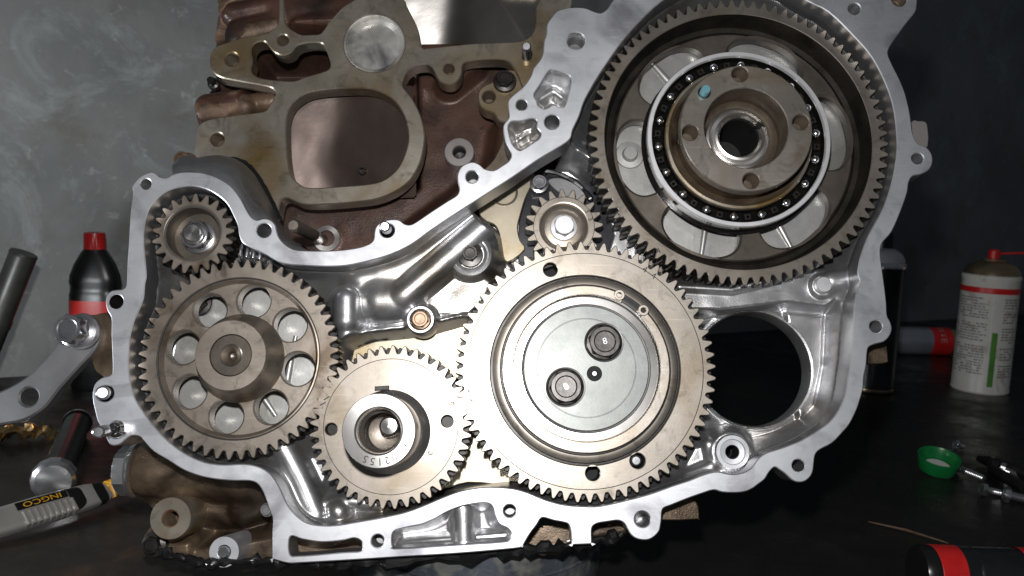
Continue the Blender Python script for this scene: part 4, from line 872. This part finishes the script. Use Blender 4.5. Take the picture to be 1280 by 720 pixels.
# bracket arm at left
AW = -0.024
br = ething('bracket_arm', 'grey flat steel bracket arm with a hole, bolted to the left side of the engine', 'bracket', 100, 415, AW)
q0 = P(100, 415, AW)
arm = [(80,409),(75,424),(62,442),(50,455),(30,473),(0,489),(-30,496),(-30,536),(0,531),(30,525),(55,510),(75,485),(100,457),(117,438),(125,418),(121,404),(110,396),(96,395),(85,400)]
obj('arm_plate', extrude([[p-q0 for p in smooth_loop(PL(arm, AW), 3)], circ(P(36, 496, AW)-q0, 11.5*S(36, 496, AW), 36)], 0, 0.008, 0.0012), 'arm', br)
s = S(100, 415, AW)
obj('washer', lathe([(0.0001, 0.0), (23*s, 0.0), (23*s, 0.0025), (22*s, 0.003), (0.0001, 0.003)], 56), 'arm', br, (0.002, 0, 0))
obj('bolt', join(lathe([(0.0001, 0.003), (21*s, 0.003), (21*s, 0.005), (17*s, 0.0062)], 48), hexhead(19*s, 0.011, 0.006, 0.1, 0.1, a0=0.2)), 'zinc', br)

# --- on the bench, left
def bench_thing(name, label, cat, px, py, rz=0.0, group=None, z=0.0):
    c = T(px, py, z); return thing(name, label, cat, Matrix.Translation(c) @ Matrix.Rotation(rz, 4, 'Z'), group)
def loft(rings):
    n = len(rings[0]); vs = [v for r_ in rings for v in r_]; fs = []
    for i in range(len(rings)-1):
        for k in range(n): fs.append((i*n+k, i*n+(k+1) % n, (i+1)*n+(k+1) % n, (i+1)*n+k))
    fs.append(tuple(range(n))[::-1]); fs.append(tuple(range((len(rings)-1)*n, len(rings)*n)))
    me = bpy.data.meshes.new('loft'); me.from_pydata(vs, [], fs); return finish(me, 30)
def rr(wx, wy, z, e=3.2, n=40, cx=0, cy=0): 
    o = []
    for k in range(n):
        a_ = 2*math.pi*k/n; x, y = math.cos(a_), math.sin(a_)
        o.append((cx+wx/2*math.copysign(abs(x)**(2/e), x), cy+wy/2*math.copysign(abs(y)**(2/e), y), z))
    return o
bp = bench_thing('fluid_bottle', 'black plastic bottle with red cap and red label, behind the left edge of the housing', 'bottle', 121, 485, R(8))
bc = T(121, 485); sc_ = (bc-cam_p).dot(c_fwd)/F
def zt(py):   # height above the bench of something seen at pixel row py over the bottle's foot
    d_ = ray(119, py); t_ = (bc-cam_p).dot(c_fwd); return (cam_p+d_*t_).z
W_ = 58*sc_
body = [rr(W_*0.96, W_*0.6, 0.0), rr(W_, W_*0.64, 0.004), rr(W_, W_*0.64, zt(366)), rr(W_*0.97, W_*0.62, zt(362)), rr(W_*0.95, W_*0.6, zt(356)), rr(W_*1.0, W_*0.64, zt(350)), rr(W_*0.97, W_*0.62, zt(342)), rr(W_*0.80, W_*0.54, zt(328)), rr(W_*0.55, W_*0.44, zt(314), 2.4), rr(W_*0.40, W_*0.38, zt(308), 2.0), rr(W_*0.36, W_*0.36, zt(304), 2.0), rr(W_*0.35, W_*0.35, zt(296), 2.0)]
obj('body', loft(body), 'blk', bp)
cap_ = [rr(W_*0.43, W_*0.43, zt(309), 2, 60), rr(W_*0.43, W_*0.43, zt(292), 2, 60), rr(W_*0.41, W_*0.41, zt(289), 2, 60), rr(W_*0.30, W_*0.30, zt(288.5), 2, 60)]
for ring_ in cap_[:2]:
    for k in range(60):
        if k % 2: x, y, z_ = ring_[k]; ring_[k] = (x*0.965, y*0.965, z_)
obj('cap', loft(cap_), 'red', bp)
obj('label', loft([rr(W_*1.012, W_*0.652, zt(428)), rr(W_*1.012, W_*0.652, zt(372))]), 'redlabel', bp)
obj('label_stripe', loft([rr(W_*1.02, W_*0.66, zt(432)), rr(W_*1.02, W_*0.66, zt(429))]), 'whitep', bp)
# pipe leaning on the wall
foot = T(-50, 520); 
def wall_pt(px, py):
    d_ = ray(px, py); t_ = (bw0-cam_p).dot(wn)/d_.dot(wn); return cam_p+d_*t_
pr = 0.0135
tp = cam_p + (wall_pt(30, 316)-cam_p)*0.84
pipe = thing('steel_pipe', 'dark grey round bar leaning against the wall at the far left', 'pipe', Matrix.Translation(foot))
ax = (tp-foot); ln = ax.length; axn = ax/ln
prof = [(0.0001, 0), (pr, 0), (pr, ln*0.55), (pr*1.06, ln*0.56), (pr*1.06, ln*0.60), (pr, ln*0.61), (pr, ln-0.004), (pr*1.04, ln-0.002), (pr*0.98, ln), (0.0001, ln)]
me = lathe(prof, 40); me.transform(Vector((0, 0, 1)).rotation_difference(axn).to_matrix().to_4x4()); obj('shaft', me, 'tube', pipe)
# punch with shiny struck end
h0, h1 = T(66, 604, 0.018), T(97, 530, 0.012)
pk = thing('drift_punch', 'dark round punch with shiny hammered end, lying on the bench below the bracket arm', 'punch', Matrix.Translation((h0.x, h0.y, 0)))
hz0 = 0.0185
a_ = Vector((0, 0, hz0)); b_ = Vector((h1.x-h0.x, h1.y-h0.y, 0.0135)); ax = b_-a_; ln = ax.length
rot = Vector((0, 0, 1)).rotation_difference(ax.normalized()).to_matrix().to_4x4(); rot.translation = a_
me = lathe([(0.0001, 0.0), (0.008, 0.0003), (0.0135, 0.0012), (0.0165, 0.0036), (0.0178, 0.008), (0.0172, 0.013), (0.0125, 0.018)], 14, 24); me.transform(rot); obj('struck_head', me, 'zinc', pk)
me = lathe([(0.0128, 0.021), (0.0122, ln*0.5), (0.0120, ln-0.004), (0.0132, ln-0.002), (0.0132, ln), (0.0001, ln+0.001)], 32); me.transform(rot); obj('shank', me, 'blk', pk)
me = lathe([(0.0134, ln-0.0035), (0.0140, ln-0.002), (0.0134, ln-0.0005)], 32); me.transform(rot); obj('collar', me, 'chrome', pk)
# utility knife
k0, k1 = T(-54, 688), T(141, 628)
kn = thing('utility_knife', 'grey utility knife with black and yellow brand badge, on the bench at lower left', 'knife', Matrix.Translation(k0))
ax = k1-k0; L_ = ax.length; ang = math.atan2(ax.y, ax.x)
KR = Matrix.Rotation(ang, 4, 'Z')
LEAN = Matrix.Rotation(R(42), 4, 'X'); LIFT = 0.0078
def kpart(name, me, material, parent=kn):
    me.transform(KR @ Matrix.Translation((0, 0, LIFT)) @ LEAN @ Matrix.Diagonal((1, 0.66, 0.66, 1))); return obj(name, me, material, parent)
HW = 0.0165
def xloft(secs):   # (x, width, height, z0)
    rings = []
    for x, w2, h2, z0 in secs:
        rings.append([(x, y, z_) for (y, z_, _) in [(yy, zz+z0+h2/2, 0) for (yy, zz, _) in rr(w2, h2, 0, 4.0, 28)]])
    return loft(rings)
kpart('handle', xloft([(0.0, 0.026, 0.014, 0.0), (0.004, 0.031, 0.018, 0.0), (L_*0.45, 0.033, 0.019, 0.0), (L_*0.8, 0.030, 0.018, 0.0), (L_*0.92, 0.024, 0.015, 0.0), (L_*0.95, 0.02, 0.012, 0.001)]), 'knife')
kpart('nose', xloft([(L_*0.66, 0.0314, 0.0192, 0.0001), (L_*0.9, 0.0262, 0.0162, 0.0001), (L_*0.955, 0.018, 0.011, 0.001)]), 'blk')
x0 = L_*0.50
lab = extrude([[Vector((x0-0.020, -0.0045)), Vector((x0+0.018, -0.0045)), Vector((x0+0.018, 0.0050)), Vector((x0-0.020, 0.0050))]], 0.0, 0.0012, 0.0003); lab.transform(Matrix.Translation((0, 0.0075, 0.0196)))
lb = kpart('badge', lab, 'blk')
me = text_mesh('INGCO', 0.0088); me.transform(Matrix.Translation((x0-0.001, 0.0078, 0.0199)) @ Matrix.Rotation(R(180), 4, 'Z')); kpart('badge_lettering', me, 'yellow', lb)
for k in range(9):
    xx = x0-0.018+k*0.0045
    kpart('grip_rib', xloft([(xx, 0.0325, 0.0205, 0.0), (xx+0.0008, 0.0345, 0.0215, 0.0), (xx+0.0026, 0.0345, 0.0215, 0.0), (xx+0.0034, 0.0325, 0.0205, 0.0)]) if False else move(extrude([[Vector((xx, -0.0165)), Vector((xx+0.0024, -0.0165)), Vector((xx+0.0024, 0.0005)), Vector((xx, 0.0005))]], 0.0202, 0.012, 0.0007)), 'knife')
hk = tube([(L_*0.94, 0.004, 0.008), (L_*0.975, 0.008, 0.011), (L_*0.995, 0.009, 0.012), (L_*1.0, 0.004, 0.011), (L_*0.995, -0.010, 0.007)], [0.004, 0.0062, 0.0068, 0.0066, 0.0055], 12); kpart('yellow_hook', hk, 'yellow')
# crumpled foil
fo = bench_thing('foil_scrap', 'crumpled strip of gold foil on the bench under the bracket arm', 'foil', 14, 556)
rng = random.Random(3); vs = []; fs = []
for i in range(26):
    for j in range(7):
        vs.append((-0.06+i*0.0045+rng.uniform(-.002, .002), (j-3)*0.006*(0.4+0.6*math.sin(i/25*3.1))+rng.uniform(-.002, .002)+i*0.0012, 0.001+rng.random()*0.016*math.sin(max(0.05, i/25)*3.1)))
for i in range(25):
    for j in range(6): fs.append((i*7+j, (i+1)*7+j, (i+1)*7+j+1, i*7+j+1))
me = bpy.data.meshes.new('foil'); me.from_pydata(vs, [], fs); obj('sheet', me, 'foil', fo)

# --- on the bench, right
def can_prof(r, h): return [(r*0.96, 0.0), (r*1.0, 0.002), (r*1.0, 0.004), (r*0.985, 0.006), (r*0.985, h-0.010), (r*1.01, h-0.008), (r*1.01, h-0.005), (r*0.95, h-0.003)]
def dome_prof(r, h): return [(r*0.97, h-0.006), (r*0.93, h+0.002), (r*0.80, h+0.009), (r*0.60, h+0.014), (r*0.42, h+0.016), (r*0.40, h+0.0185), (r*0.34, h+0.019), (r*0.30, h+0.017), (0.0001, h+0.0165)]
def band(r, z0, z1, a0, a1, n=24, off=0.0003):
    vs = []; fs = []
    for k in range(n+1):
        a_ = a0+(a1-a0)*k/n
        for z_ in (z0, z1): vs.append(((r+off)*math.cos(a_), (r+off)*math.sin(a_), z_))
    for k in range(n): fs.append((2*k, 2*k+2, 2*k+3, 2*k+1))
    me = bpy.data.meshes.new('band'); me.from_pydata(vs, [], fs); me.shade_smooth(); return me
cp = T(1224, 487); sc_ = (cp-cam_p).dot(c_fwd)/F
can = thing('spray_can', 'white printed spray can with gold dome and red nozzle, standing at the right edge', 'spray can', Matrix.Translation(cp), 'spray cans behind the engine')
r_ = 33*sc_; h_ = 148*sc_
obj('can_body', lathe(can_prof(r_, h_), 64), 'white', can)
obj('dome', lathe(dome_prof(r_, h_), 64), 'golddome', can)
face = math.atan2(-cp.y, -cp.x)
obj('red_band', band(r_*0.987, h_-0.028, h_-0.020, face-1.7, face+1.7), 'red', can)
obj('green_stripe', band(r_*0.987, 0.012, h_*0.52, face+0.22, face+0.42, 6), 'greenp', can)
obj('pale_panel', band(r_*0.987, 0.010, h_-0.030, face+0.14, face+0.18, 3), 'whitep', can)
rng = random.Random(11)
ln_me = []
for side in (0, 1):
    z_ = h_-0.036
    while z_ > 0.02:
        a_ = face-1.25 if side == 0 else face+0.55; end = face+0.02 if side == 0 else face+1.2
        while a_ < end:
            w2 = rng.uniform(0.05, 0.16)
            if rng.random() < 0.82: ln_me.append(band(r_*0.987, z_, z_+0.0016, a_, min(end, a_+w2), 2, 0.0004))
            a_ += w2+0.035
        z_ -= 0.0038 if rng.random() < 0.85 else 0.009
o = obj('printed_lines', join(*ln_me), 'print', can)
noz = obj('nozzle', lathe([(0.0075, h_+0.017), (0.0075, h_+0.030), (0.0055, h_+0.032), (0.0001, h_+0.032)], 28), 'red', can)
obj('straw', tube([(0.004, 0.0, h_+0.026), (0.03, -0.01, h_+0.029), (0.09, -0.03, h_+0.031)], 0.0016, 10), 'red', noz)
# black can standing behind the housing
cp = T(1088, 488); sc_ = (cp-cam_p).dot(c_fwd)/F
can = thing('spray_can', 'dark spray can with silver shoulder, half hidden behind the right side of the housing', 'spray can', Matrix.Translation(cp), 'spray cans behind the engine')
r_ = 27*sc_; h_ = 164*sc_
obj('can_body', lathe(can_prof(r_, h_), 64), 'blackcan', can)
obj('dome', lathe(dome_prof(r_, h_), 64), 'race', can)
obj('base_ring', lathe([(r_*1.0, 0.003), (r_*1.015, 0.005), (r_*1.0, 0.007)], 64), 'golddome', can)
obj('shoulder_ring', lathe([(r_*1.01, h_-0.010), (r_*1.02, h_-0.007), (r_*1.005, h_-0.003)], 64), 'chrome', can)
obj('cap', lathe([(r_*0.42, h_+0.015), (r_*0.42, h_+0.034), (r_*0.36, h_+0.037), (0.0001, h_+0.037)], 32), 'blk', can)
# lying cans
def lying(px, py, qx, qy, r_, label, parts, group='spray cans behind the engine', name='spray_can', cat='spray can'):
    a_, b_ = T(px, py, r_), T(qx, qy, r_)
    rot = Vector((0, 0, 1)).rotation_difference((b_-a_).normalized()).to_matrix().to_4x4()
    t_ = thing(name, label, cat, Matrix.Translation((a_.x, a_.y, 0)), group); L = (b_-a_).length
    rot.translation = Vector((0, 0, r_))
    return t_, rot, L
rc = 0.024
can, rot, L = lying(1085, 424, 1188, 427, rc, 'silver-grey can with red lettered band lying on its side beside the white spray can', None)
me = lathe([(0.0001, 0), (rc*0.96, 0), (rc, 0.003), (rc, L*0.62), (rc, L-0.004), (rc*0.97, L), (rc*0.8, L+0.001), (rc*0.4, L+0.003), (0.0001, L+0.003)], 56); me.transform(rot); obj('can_body', me, 'bluecan', can)
me = lathe([(rc*1.006, L*0.71), (rc*1.008, L*0.72), (rc*1.008, L*0.93), (rc*1.004, L*0.95)], 56); me.transform(rot); rb = obj('red_band', me, 'red', can)
me = lathe([(rc*1.011, L*0.95), (rc*1.03, L*0.97), (rc*1.0, L*1.0)], 56); me.transform(rot); obj('end_ring', me, 'golddome', can)
me = lathe([(0.006, L+0.001), (0.006, L+0.012), (0.004, L+0.014), (0.0001, L+0.014)], 24); me.transform(rot); obj('nozzle', me, 'red', can)
tm = text_mesh('ITTE', 0.0165)
# wrap lettering round the band, reading down the can
mw = rot.to_3x3(); axis = (mw @ Vector((0, 0, 1)))
tocam = (cam_p-T(1150, 424, rc)); tocam -= axis*tocam.dot(axis); tocam.normalize(); side = axis.cross(tocam)
for v in tm.vertices:
    a_ = v.co.x/rc - 0.55; along = L*0.825 + v.co.y*0.9
    # text runs round the can (x -> angle), its height along the axis
    p = axis*along + (tocam*math.cos(a_) + (-side if side.z > 0 else side)*math.sin(a_))*(rc*1.014) + Vector((0, 0, rc))
    v.co = p
obj('can_lettering', tm, 'whitep', rb)
rc = 0.019
can, rot, L = lying(1146, 716, 1330, 722, rc, 'black and red can lying at the bottom right corner', None, 'spray cans behind the engine')
me = lathe([(0.0001, 0), (rc*0.9, 0), (rc*0.98, 0.003), (rc*0.98, 0.009)], 48); me.transform(rot); obj('black_cap', me, 'blk', can)
me = lathe([(rc*0.98, 0.009), (rc, 0.0095), (rc, 0.026), (rc*0.98, 0.0265)], 48); me.transform(rot); obj('red_band', me, 'red', can)
me = lathe([(rc*0.97, 0.0262), (rc*0.97, 0.035), (rc*0.92, 0.036), (rc*0.97, 0.037), (rc*0.97, 0.068)], 48); me.transform(rot); obj('can_body', me, 'blackcan', can)
me = lathe([(rc, 0.068), (rc, L), (0.0001, L)], 48); me.transform(rot); obj('red_body', me, 'red', can)
# green lid
lc = T(1171, 582, 0.008)
ld = thing('bottle_lid', 'green plastic bottle lid lying open on the dark bench at right', 'lid', Matrix.Translation((lc.x, lc.y, 0.0)))
lr = 25*(lc-cam_p).dot(c_fwd)/F
prof = [(lr*0.80, 0.0), (lr*0.86, 0.001), (lr*1.0, 0.013), (lr*1.0, 0.015), (lr*0.95, 0.015), (lr*0.90, 0.0135), (lr*0.80, 0.004), (0.0001, 0.0035)]
me = lathe([(0.0001, 0.0)]+prof, 60); me.transform(Matrix.Translation((0, 0, 0.004)) @ Matrix.Rotation(R(14), 4, 'X')); obj('shell', me, 'green', ld)
me = lathe([(lr*0.62, 0.0042), (lr*0.60, 0.0048), (0.0001, 0.0048)], 40); me.transform(Matrix.Translation((0, 0, 0.004)) @ Matrix.Rotation(R(14), 4, 'X')); obj('liner', me, 'whitep', ld)
# loose hardware at right
def loose_bolt(px, py, qx, qy, r_, label, mat_='zinc'):
    a_, b_ = T(px, py, r_*1.6), T(qx, qy, r_*1.0)
    t_ = thing('loose_bolt', label, 'bolt', Matrix.Translation((a_.x, a_.y, 0)), 'loose hardware on the bench')
    ax = Vector((b_.x-a_.x, b_.y-a_.y, -r_*0.6)); L = ax.length
    rot = Vector((0, 0, 1)).rotation_difference(ax/L).to_matrix().to_4x4(); rot.translation = Vector((0, 0, r_*1.75))
    me = hexhead(r_*1.75, r_*1.2, 0, 0.1); me.transform(Matrix.Rotation(math.pi, 4, 'X')); me.transform(rot); obj('head', me, mat_, t_)
    prof = [(r_*0.95, 0.0)]+[(r_*(1.0 if i % 2 else 0.88), L*0.3+i*0.0009) for i in range(int(L*0.7/0.0009))]+[(0.0001, L)]
    me = lathe(prof, 18); me.transform(rot); obj('shank', me, mat_, t_)
loose_bolt(1198, 586, 1232, 600, 0.0035, 'long thin bolt lying nearest to the green lid')
loose_bolt(1197, 557, 1206, 559, 0.003, 'tiny silver screw just behind the green lid')
loose_bolt(1256, 589, 1276, 596, 0.004, 'short silver bolt at the right edge, rearmost of the loose hardware')
loose_bolt(1232, 613, 1252, 617, 0.0035, 'small silver bolt in front of the pliers at right')
loose_bolt(1262, 620, 1296, 628, 0.004, 'silver bolt cut by the right edge, front of the loose hardware')
pa, pb = T(1222, 580), T(1300, 622)
pl = thing('pliers', 'dark steel pliers lying among loose bolts at the right edge', 'pliers', Matrix.Translation(pa))
ax = pb-pa; sd = Vector((-ax.y, ax.x, 0)).normalized()
obj('jaw', tube([Vector((0, 0, 0.006)), ax*0.18+sd*0.003+Vector((0, 0, 0.008)), ax*0.3+Vector((0, 0, 0.008))], [0.003, 0.0065, 0.008], 14), 'bolt', pl)
obj('handle', tube([ax*0.28+Vector((0, 0, 0.008)), ax*0.45+sd*0.012+Vector((0, 0, 0.008)), ax*1.0+sd*0.016+Vector((0, 0, 0.008))], [0.007, 0.0055, 0.005], 14), 'bolt', pl)
obj('handle', tube([ax*0.28+Vector((0, 0, 0.008)), ax*0.45-sd*0.012+Vector((0, 0, 0.008)), ax*1.0-sd*0.016+Vector((0, 0, 0.008))], [0.007, 0.0055, 0.005], 14), 'bolt', pl)
# thin wooden stick in front
sa, sb = T(1085, 655), T(1185, 682)
st = thing('wooden_stick', 'thin brown sliver of wood on the black bench at lower right', 'stick', Matrix.Translation(sa))
obj('splinter', tube([Vector((0, 0, 0.002)), (sb-sa)*0.5+Vector((0, 0.002, 0.003)), (sb-sa)+Vector((0, 0, 0.002))], [0.0005, 0.0011, 0.0006], 6), 'rust', st)
